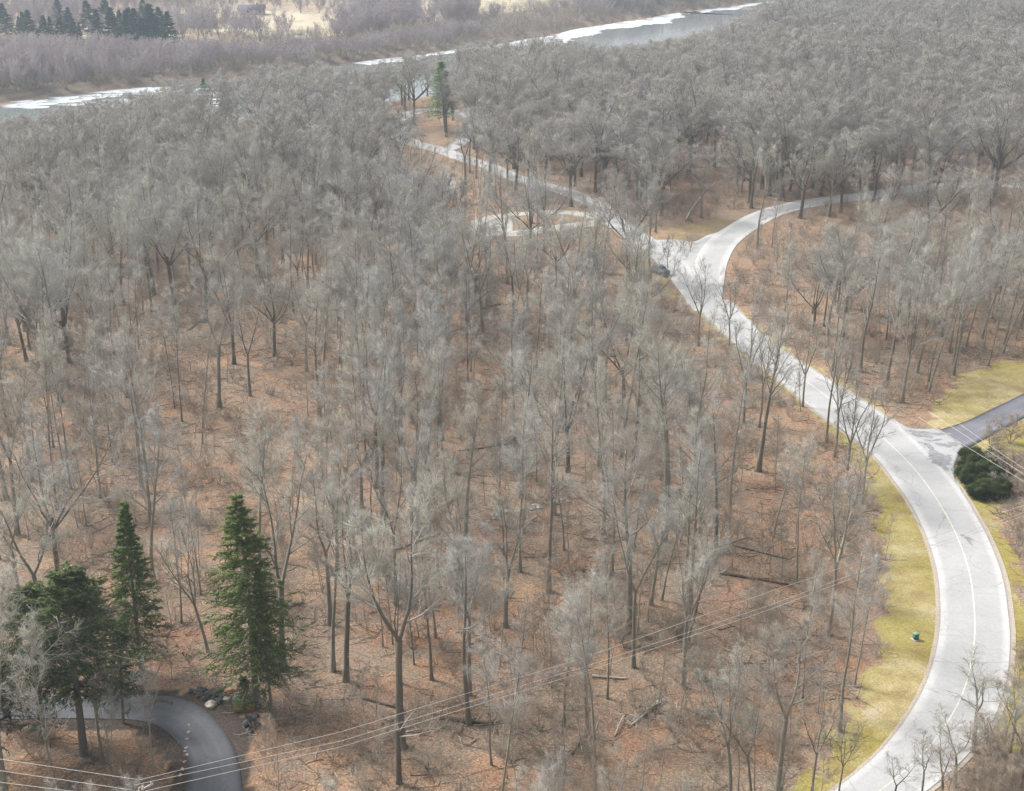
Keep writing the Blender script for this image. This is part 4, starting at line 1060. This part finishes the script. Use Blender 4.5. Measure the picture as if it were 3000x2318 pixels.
for a in (
    ((1030,1395),(1175,1245), .26, 'long dark fallen log lying diagonally left of the thin dark trunk'),
    ((1250,1130),(1175,1215), .16, 'thin fallen log above the long diagonal log'),
    ((1445,1310),(1560,1290), .22, 'short dark log lying level behind the straight grey tree'),
    ((1345,1325),(1440,1312), .15, 'thin dark log in line with the short level log'),
    ((1160,1010),(1350,965), .16, 'long thin log far back, rising to the right'),
    ((1410,912),(1465,898), .2, 'short fallen trunk between two stout distant trunks'),
    ((2090,1605),(2190,1565), .14, 'pale fallen branch beside the thick brown tree'),
    ((2150,1595),(2310,1632), .13, 'thin brown log lying right of the thick brown tree'),
    ((2110,1680),(2310,1712), .20, 'long dark log lying level above the wires in the right wood'),
    ((1735,1970),(1840,1978), .16, 'dark log just below the wires, right of the thick pale tree'),
    ((1290,2095),(1440,2108), .22, 'dark log lying level under the tall curving tree'),
    ((1930,2045),(1850,2110), .17, 'pale fallen trunk propped in brush at the bottom right of centre'),
    ((1700,2150),(1745,2205), .22, 'dark broken root end pointing down right at the foot of the thick tree'),
    ((1700,2155),(1675,2195), .16, 'short dark root piece pointing down left at the foot of the thick tree'),
    ((555,985),(590,955), .2, 'short dark log at the foot of the big leaning oak'),
    ((1160,1605),(1290,1560), .13, 'thin log left of the stream bed, rising to the right'),
    ((2010,650),(2085,560), .22, 'pale fallen trunk in the far orange clearing left of the road'),
    ((800,1790),(890,1760), .16, 'fallen log half hidden right of the tall spruce'),
    ((1060,2040),(1180,2075), .15, 'crooked log left of the broken snag')):
    fallen(*a, m='birch' if 'pale' in a[3] else 'log')
for a in (((1190,2137),(1305,2130), .07, 'straight bleached branch lying right of the broken snag'), ((2180,1480),(2225,1470), .06, 'bleached crooked branch on red leaves in the right wood'),
          ((1800,2140),(1830,2080), .08, 'pale thin branch sticking up by the propped trunk'), ((2330,1940),(2440,1900), .07, 'pale branch left of the grass verge near the bottom'),
          ((1860,2090),(1950,2040), .09, 'second pale branch crossing the propped trunk'), ((2240,1480),(2275,1475), .05, 'small bleached branch right of the crooked one on red leaves')):
    fallen(*a, m='birch', branches=2, name='fallen_branch', lift=.3)

# broken snag at the bottom
X, Y = G(1169, 2285); _, zt = atY(1165, 2125, Y)
t = thing('broken_snag', 'broken dark dead trunk with a splintered top near the bottom edge', 'dead tree', (X, Y, hz(X, Y)))
mb = MB(); mb.tube([(0,0,-.3),(0,0,.3),(.03,0,zt*.5),(-.05,0,zt*.96)], [.36,.25,.22,.19], 10); link('trunk', mb.mesh('trunk', M['bark_dark'], True), t)
mb = MB()
for i in range(5):
    a = i*1.256; mb.tube([(-.05+.1*math.cos(a), .1*math.sin(a), zt*.93), (-.05+.16*math.cos(a), .16*math.sin(a), zt+.3+.35*(i % 3))], [.07, .01], 5)
mb.tube([(0,0,zt*.9),(.9,.2,zt+.9),(1.5,.3,zt+1.6)], [.06,.04,.01], 5); mb.tube([(0,0,zt*.85),(1.3,0,zt*.88),(2.9,.1,zt*.95)], [.07,.05,.02], 5)
link('splinter', mb.mesh('splinter', M['birch']), t)
# bleached dead limbs in front of the dark pines
for (x0, y0, y1, lb, ln) in ((290,2150,1960,'white bleached dead tree crossing the left part of the drive', -.12), (180,2020,1690,'white bleached dead limbs against the dark left pine', -.25)):
    X, Y = G(x0, y0); _, z = atY(x0, y1, Y); t = thing('dead_tree', lb, 'dead tree', (X, Y, hz(X, Y)), 0, None, (0, ln)); rng = np.random.default_rng(x0)
    P, R = grow(rng, np.zeros((1, 3)), np.array([[0, 0, 1.]]), np.array([z]), np.array([.13]), 9, .09, .02, .25); c = spawn(rng, P, R, 7, .4, 1, 50, 12, .22, .5, np.array([z]), .4, .02)
    P1, R1 = grow(rng, *c[:2], c[2], c[3], 5, .2, .02, .3); V, F_ = tubes(P, R, 7); link('trunk', new_mesh('trunk', V, [F_], [M['birch']], smooth=True), t)
    c2 = spawn(rng, P1, R1, 6, .2, 1, 45, 12, .4, .6, c[2], .4, .01); V2, F2 = spikes(*c2, rng); V, F_ = tubes(P1, R1, 5); link('crown', new_mesh('crown', np.concatenate([V, V2]), [F_, F2+len(V)], [M['birch']]), t)

# evergreen bush at the junction and brown shrubs behind it
def evergreen(px, r, h, label):
    X, Y = G(*px); t = thing('evergreen_bush', label, 'bush', (X, Y, hz(X, Y))); rng = np.random.default_rng(int(px[0]))
    n = 26000; lob = [(rng.uniform(-.85, .85)*r, rng.uniform(-.7, .7)*r, rng.uniform(.25, .8)*h, rng.uniform(.14, .34)) for _ in range(60)]
    k = rng.integers(0, 60, n); L = np.array(lob)[k]; d = rng.normal(size=(n, 3)); d /= np.linalg.norm(d, axis=1, keepdims=True); d[:, 2] = np.abs(d[:, 2])*rng.choice([1, 1, 1, -.6], n)
    rad = rng.uniform(.72, 1.03, n)[:, None]; p = L[:, :3]*[1, 1, .75]+d*rad*np.stack([L[:, 3]*r*.8, L[:, 3]*r*.8, L[:, 3]*h*.72], 1); ok = p[:, 2] > .05
    V, F_ = spikes(p[ok], d[ok], rng.uniform(.15, .6, ok.sum()), rng.uniform(.02, .05, ok.sum()), rng)
    link('foliage', new_mesh('foliage', V, [F_], [M['juniper']]), t)
    mb = MB()
    for l in lob: mb.tube([(0,0,-.1),(l[0]*.5, l[1]*.5, l[2]*.5),(l[0], l[1], l[2])], [.08,.05,.02], 5)
    link('stem', mb.mesh('stem', M['bark_dark']), t)
evergreen((2868,1405), 2.6, 2.9, 'round dark evergreen bush at the corner of the side road')
evergreen((2876,1362), 2.4, 2.6, 'second dark evergreen bush behind the round one at the corner')
evergreen((2898,1438), 2.6, 2.1, 'low dark evergreen bush in front of the round one at the corner')
for k, (x, y, h) in enumerate(((2925,1385,3.6), (2965,1370,4.2), (2945,1430,3.2), (2990,1440,3.6), (2920,1330,3.5), (3010,1400,4.5), (2900,1300,3.8), (2960,1290,4.6))):
    X, Y = G(x, y); put('bush', X, Y, h, 'brown leafless shrub in the clump behind the evergreen bushes', 'brown shrubs at the corner', widen=1.6)
for k, (x, y, h) in enumerate(((2990,1560,3.2), (3010,1680,3), (2970,2140,4.2), (2890,2210,3.6), (2985,2230,4.6), (2930,2290,5.5), (3000,1940,3), (2800,2300,5), (2700,2330,4.5), (2860,2320,6), (2990,2310,6.5), (2960,2200,5.5), (3010,2080,5), (2620,2345,3.5), (2760,2350,5))):
    X, Y = G(x, y); put('fork' if k % 3 else 'bush', X, Y, h*(1.5 if k % 3 else 1.1), 'low leafless tree or shrub along the right edge beyond the pale road', 'leafless brush at the right edge', widen=1.5)
for k, (x, y, h) in enumerate(((1870,2080,2.4), (1960,2120,2.2), (2050,1990,2.6), (1830,1890,3.4), (1990,1870,3.0), (1250,2240,2.6), (1190,1760,3), (1330,1765,3.2))):
    X, Y = G(x, y); put('bush', X, Y, h, 'tangled brown brush pile on the leafy floor near the wires', 'brush piles by the wires', widen=1.8)

# ---------------------------------------------------------------- objects
M['wood'] = simple('weathered_pole_wood', (.30,.25,.19), .9, .3, 5); M['wire'] = simple('bare_aluminium_wire', (.62,.61,.58), .4, .05, 1)
M['ceramic'] = simple('glazed_insulator', (.55,.56,.58), .25, .1, 2); M['steel'] = simple('galvanised_steel', (.55,.56,.56), .45, .1, 5, .6)
PZ = 10.0; px_, py_ = G(408, 2296, PZ)
t = thing('utility_pole', 'wooden utility pole with a pale crossarm at the bottom edge beside the drive', 'utility pole', (px_, py_, hz(px_, py_)), math.radians(48))
mb = MB(); mb.tube([(0,0,-.5),(0,0,5),(0,0,PZ+.25)], [.17,.14,.11], 10); link('pole', mb.mesh('pole', M['wood'], True), t)
mb = MB(); mb.box((0,.17,PZ-.15),(2.4,.11,.13)); link('crossarm', mb.mesh('crossarm', M['birch']), t)
for i in (-1.05, 0.35, 1.05):
    mb = MB(); mb.lathe([(0,0),(.03,.0),(.03,.06),(.07,.08),(.05,.12),(.07,.15),(.045,.2),(0,.21)], 10, (i,.17,PZ-.085)); link('insulator', mb.mesh('insulator', M['ceramic'], True), t)
mb = MB(); mb.lathe([(0,-.45),(.20,-.45),(.22,-.40),(.22,.35),(.19,.42),(0,.44)], 14, (0,-.32,PZ-1.6)); link('transformer', mb.mesh('transformer', M['steel'], True), t)
def wire(pts, label, r=.017, zs=10.0, group=None, sag=.5):
    P = []
    zz = zs if isinstance(zs, (list, tuple)) else [zs]*len(pts)
    K = [(*G(x, y, z), z) for (x, y), z in zip(pts, zz)]
    for a, b in zip(K[:-1], K[1:]):
        for u in np.linspace(0, 1, 14, endpoint=False): P.append([a[i]*(1-u)+b[i]*u for i in range(3)])
    P.append(K[-1]); mb = MB(); mb.tube(np.array(P), np.full(len(P), r), 5)
    link('power_line', mb.mesh('power_line', M['wire'], True), label=label, cat='power line', group=group)
wire([(408,2285),(1000,2144),(1705,1929),(2275,1727),(2700,1585),(3200,1410)], 'upper pale power line sloping up right from the drive across the wood', zs=[10.1,9.8,9.6,9.8,10.0,10.4])
wire([(395,2300),(1000,2171),(1733,1947),(2256,1773),(2687,1612),(3200,1432)], 'middle pale power line sloping up right across the wood', zs=[10.1,9.8,9.6,9.8,10.0,10.4])
wire([(425,2318),(1000,2188),(1733,1962),(2256,1786),(2687,1622),(3200,1441)], 'lowest pale power line sloping up right across the wood', zs=[10.1,9.8,9.6,9.8,10.0,10.4])
wire([(-250,2175),(0,2224),(408,2285)], 'topmost of the three wires in the lower left corner', zs=[10.3,10.1,10.1])
wire([(-250,2200),(0,2258),(395,2300+16)], 'middle of the three wires in the lower left corner', zs=[10.3,10.1,10.1])
wire([(-250,2228),(0,2292),(425,2345)], 'lowest of the three wires in the lower left corner', zs=[10.3,10.1,10.1])
wire([(3150,1517),(3000,1411),(2840,1314),(2690,1222)], 'lowest wire sloping down right over the evergreen bushes', zs=9.0)
wire([(3150,1492),(3000,1390),(2875,1308),(2720,1205)], 'middle wire sloping down right over the evergreen bushes', zs=9.0)
wire([(3150,1470),(3000,1374),(2915,1316),(2760,1206)], 'highest wire sloping down right over the evergreen bushes', zs=9.0)

# parked car by the left arm of the road
def car(px, rz, label):
    X, Y = G(*px); t = thing('parked_car', label, 'car', (X, Y, hz(X, Y)+.08), rz)
    paint = simple('blue_grey_car_paint', (.10,.14,.20), .3, .05, 1); glass = simple('dark_car_glass', (.03,.04,.05), .1, .05, 1); rub = simple('tyre_rubber', (.03,.03,.03), .8, .1, 8)
    prof = [(-2.2,.35),(-2.25,.75),(-1.9,.95),(-1.15,1.02),(-.65,1.42),(.75,1.46),(1.5,1.05),(2.2,.95),(2.28,.6),(2.2,.35)]
    def extr(pr, w0, w1fn, m, nm, par=None):
        mb = MB(); n = len(pr); V = [(x, -w1fn(z), z) for x, z in pr]+[(x, w1fn(z), z) for x, z in pr]
        mb.add(V, [(i, (i+1) % n, n+(i+1) % n, n+i) for i in range(n)])
        c1 = mb.n; mb.v.append(np.array([[0, -w1fn(.6), .6], [0, w1fn(.6), .6]])); mb.n += 2
        mb.f.setdefault(3, []).append(np.array([(c1, (i+1) % n, i) for i in range(n)]+[(c1+1, n+i, n+(i+1) % n) for i in range(n)]))
        return link(nm, mb.mesh(nm, m), par or t)
    w = lambda z: .90 if z < 1.0 else .90-.38*(z-1.0)
    body = extr(prof, .9, w, paint, 'body')
    g1 = [(-1.08,1.03),(-.68,1.36),(.70,1.40),(1.38,1.06)]
    mb = MB()
    for s in (-1, 1):
        V = [(x, s*(w(z)+.012), z) for x, z in g1]; mb.add(V, [(0,1,2,3)])
    mb.add([(1.42,-.78,1.10),(1.42,.78,1.10),(.80,.68,1.45),(.80,-.68,1.45)], [(0,1,2,3)]); mb.add([(-1.14,-.78,1.06),(-1.14,.78,1.06),(-.68,.68,1.43),(-.68,-.68,1.43)], [(0,3,2,1)])
    link('window', mb.mesh('window', glass), t)
    for x in (-1.4, 1.4):
        for s in (-1, 1):
            mb = MB(); mb.lathe([(0,-.1),(.31,-.1),(.33,-.06),(.33,.06),(.31,.1),(0,.1)], 18, (x, s*.86, .33), 'y'); wl = link('wheel', mb.mesh('wheel', rub, True), t)
    for s in (-1, 1):
        mb = MB(); mb.box((2.25, s*.66, .72), (.06,.32,.14)); link('headlight', mb.mesh('headlight', M['ceramic']), t)
        mb = MB(); mb.box((-2.24, s*.68, .78), (.05,.28,.14)); link('tail_light', mb.mesh('tail_light', simple('red_lamp', (.35,.03,.02), .3, .05)), t)
car((1932,804), math.radians(118), 'dark blue grey car standing on the left edge of the road below the fork')

# green utility pedestal on the verge
X, Y = G(2684, 1862); t = thing('utility_pedestal', 'small green utility pedestal on the grass verge left of the pale road', 'utility box', (X, Y, hz(X, Y)), .3)
gm_ = simple('green_enamel', (.05,.17,.11), .45, .1, 3); mb = MB(); mb.box((0,0,.32),(.46,.40,.70),0,.94); link('body', mb.mesh('body', gm_), t)
mb = MB(); mb.box((0,0,.71),(.54,.48,.09),0,.8); link('lid', mb.mesh('lid', simple('pale_green_enamel', (.20,.38,.28), .45, .1, 3)), t)
mb = MB(); mb.box((0,0,.02),(.72,.66,.14)); link('base', mb.mesh('base', M['gravel']), t)
mb = MB(); mb.box((0,-.205,.36),(.06,.03,.10)); link('latch', mb.mesh('latch', M['steel']), t)

# small yellow-brown box under the spruce
X, Y = G(716, 2072); t = thing('storage_box', 'small yellow brown box with a grey green lid under the tall spruce', 'box', (X, Y, hz(X, Y)), .15)
mb = MB(); mb.box((0,0,.42),(1.9,1.1,.95)); link('body', mb.mesh('body', simple('ochre_boards', (.33,.26,.06), .8, .2, 4)), t)
mb = MB(); mb.box((0,.05,.95),(2.05,1.35,.16),0,.85); link('lid', mb.mesh('lid', simple('mossy_lid', (.13,.17,.13), .8, .25, 3)), t)
mb = MB(); mb.box((0,-.565,.45),(.14,.03,.6)); link('handle', mb.mesh('handle', M['bark_dark']), t)
def stone(px, s, m, label, group=None, sq=(1, .8, .6)):
    X, Y = G(*px); rng = np.random.default_rng(int(px[0]*7+px[1])); import bmesh
    bm = bmesh.new(); bmesh.ops.create_icosphere(bm, subdivisions=3, radius=s)
    for v in bm.verts:
        n = v.co.normalized(); k = 1+.18*math.sin(n.x*4+px[0])+.14*math.sin(n.y*5+px[1])+.10*math.sin(n.z*7+3*n.x); v.co = Vector((v.co.x*k*sq[0], v.co.y*k*sq[1], v.co.z*k*sq[2]))
    me = bpy.data.meshes.new('stone'); bm.to_mesh(me); bm.free(); me.materials.append(m); o = link('stone', me, label=label, cat='stone', group=group, loc=(X, Y, hz(X, Y)+s*.25)); o.rotation_euler.z = rng.random()*6
pale = simple('pale_stone', (.50,.45,.38), .9, .25, 3); dk = simple('dark_stone', (.10,.095,.09), .85, .4, 3)
stone((618,2064), .55, pale, 'large pale stone at the outer edge of the drive bend'); stone((664,2046), .32, pale, 'white stone between the dark rubble and the yellow box')
stone((672,2022), .4, simple('orange_stone', (.50,.30,.18), .9, .2, 3), 'orange stone left of the yellow box'); stone((765,2040), .35, pale, 'white stone right of the yellow box')
stone((700,2062+12), .25, pale, 'small white stone in front of the yellow box')
for i, (x, y, s) in enumerate(((590,2020,.45), (610,2035,.5), (632,2028,.55), (650,2040,.4), (600,2045,.35), (640,2052,.4), (735,2105,.5), (722,2120,.45), (745,2125,.45), (730,2140,.4), (585,2035,.4), (575,2025,.35), (560,2022,.3), (750,2095,.35))):
    stone((x, y), s, dk, 'dark rubble stone in the heap beside the outer drive bend', 'dark rubble stones')
for i, (x, y) in enumerate(((566,2160), (563,2185), (565,2205), (558,2225), (552,2245), (545,2262), (570,2140), (560,2195), (572,2120))):
    stone((x-18, y), .16, pale, 'small pale edging stone along the inner side of the drive bend', 'pale edging stones')
stone((2815,1402), .3, pale, 'small pale stone at the foot of the evergreen bush'); stone((2826,1410), .2, pale, 'smaller pale stone right of the one at the evergreen bush')
for i in range(14): stone((1455+16*i+rnd.uniform(-6, 6), 1512-3.2*i+rnd.uniform(-7, 7)), rnd.uniform(.2, .5), pale if i % 2 else simple('grey_stone', (.36,.36,.35), .9, .3, 3), 'pale grey stone in the stony stream bed at the centre', 'stream bed stones')

# houses beyond the river
def house(px, w, d, h, rz, wall, roofc, label, name='house', pitch=.55):
    X, Y = G(*px); t = thing(name, label, 'house' if name == 'house' else 'building', (X, Y, hz(X, Y)), rz)
    wm = simple('house_wall', wall, .8, .08, 1); rm = simple('house_roof', roofc, .85, .2, 2); tr = simple('white_trim', (.75,.75,.73), .6, .05, 2); gl = simple('window_glass', (.06,.07,.08), .15, .1, 1)
    rh = d/2*pitch; mb = MB(); x, y = w/2, d/2
    mb.add([(-x,-y,-.5),(x,-y,-.5),(x,y,-.5),(-x,y,-.5),(-x,-y,h),(x,-y,h),(x,y,h),(-x,y,h)], [(0,1,5,4),(1,2,6,5),(2,3,7,6),(3,0,4,7)])
    mb.add([(-x,-y,h),(-x,y,h),(-x,0,h+rh)], [(0,1,2)]); mb.add([(x,-y,h),(x,y,h),(x,0,h+rh)], [(0,2,1)]); link('wall', mb.mesh('wall', wm), t)
    e = .5; mb = MB()
    for s in (-1, 1):
        y0 = s*(y+e); z0 = h-e*pitch; V = [(-x-e, y0, z0), (x+e, y0, z0), (x+e, 0, h+rh), (-x-e, 0, h+rh)]; V += [(a, b, c+.18) for a, b, c in V]
        mb.add(V, [(0,1,2,3),(4,5,6,7),(0,1,5,4),(1,2,6,5),(3,0,4,7)])
    r_ = link('roof', mb.mesh('roof', rm), t)
    mb = MB(); mb.box((w*.22, .6, h+rh+.3), (.8,.8,1.6)); link('chimney', mb.mesh('chimney', simple('chimney_brick', (.25,.12,.09), .9, .2, 6)), r_)
    n = max(2, int(w/3))
    for i in range(n):
        cx = -x+(i+.5)*w/n
        if i == n//2:
            mb = MB(); mb.box((cx, -y-.03, 1.05), (1.0,.08,2.1)); link('door', mb.mesh('door', tr), t); continue
        mb = MB(); mb.box((cx, -y-.03, 1.6), (1.2,.08,1.3)); wn_ = link('window', mb.mesh('window', gl), t)
        mb = MB(); mb.box((cx, -y-.06, .9), (1.5,.14,.12)); mb.box((cx, -y-.06, 2.3), (1.5,.14,.12)); mb.box((cx-.68, -y-.06, 1.6), (.12,.14,1.28)); mb.box((cx+.68, -y-.06, 1.6), (.12,.14,1.28)); link('frame', mb.mesh('frame', tr), wn_)
house((575,76), 20, 10, 3.0, -.55, (.35,.33,.30), (.10,.11,.14), 'house with a long dark roof in the clearing across the river')
house((328,108), 9, 8, 3.2, .2, (.78,.77,.74), (.60,.60,.58), 'small white house at the edge of the dark conifers across the river')
house((360,124), 7, 5, 2.2, -.4, (.70,.68,.64), (.62,.58,.56), 'low white shed right of the small white house', 'shed', .35)
house((738,42), 14, 8, 2.8, .05, (.45,.42,.40), (.16,.15,.19), 'low brown roofed house behind the pale field across the river')
house((873,122), 6, 5, 2.2, .3, (.6,.58,.52), (.80,.80,.78), 'small pale roofed hut near the striped clearing across the river', 'shed', .35)
house((1036,44), 9, 7, 2.8, -.5, (.42,.30,.25), (.72,.74,.75), 'small house with a bright roof at the top left of centre')
house((2900,-2), 22, 12, 3.5, .1, (.45,.5,.55), (.34,.38,.43), 'long blue grey roofed building at the top right edge')
for i, (x, y, l) in enumerate(((845,100,18), (850,113,22), (845,124,20))):
    a = G(x-42, y+3); b = G(x+42, y-2)
    L = resample([a, b], 3); T = np.gradient(L, axis=0); T /= np.linalg.norm(T, axis=1, keepdims=True); Nn = np.stack([T[:, 1], -T[:, 0]], 1)
    link('sand_path', ribbon(L-Nn*1.6, L+Nn*1.6, 1, .08, 'sand_path', M['gravel'], .1), kind='structure')
lane([G(1050,68), G(1240,60), G(1420,36), G(1600,22), G(1900,-4)], 2.2, .07, M['gravel'], 'far_road')

# ---------------------------------------------------------------- haze
if HAZE > 0:
    mb = MB(); mb.box((0, 1200, 35), (3400, 3200, 80)); hm = bpy.data.materials.new('haze'); hm.use_nodes = True; nt = hm.node_tree; nt.nodes.clear()
    pv = nt.nodes.new('ShaderNodeVolumePrincipled'); pv.inputs['Color'].default_value = (.76,.88,1.0,1); pv.inputs['Density'].default_value = HAZE; pv.inputs['Anisotropy'].default_value = .2
    ou = nt.nodes.new('ShaderNodeOutputMaterial'); nt.links.new(pv.outputs[0], ou.inputs['Volume'])
    me = mb.mesh('haze', hm); link('haze', me, kind='stuff')
print('individual trees', len([o for o in sc.objects if o.name.startswith('bare_tree')]), 'rest', len(rest), 'far', len(fi))
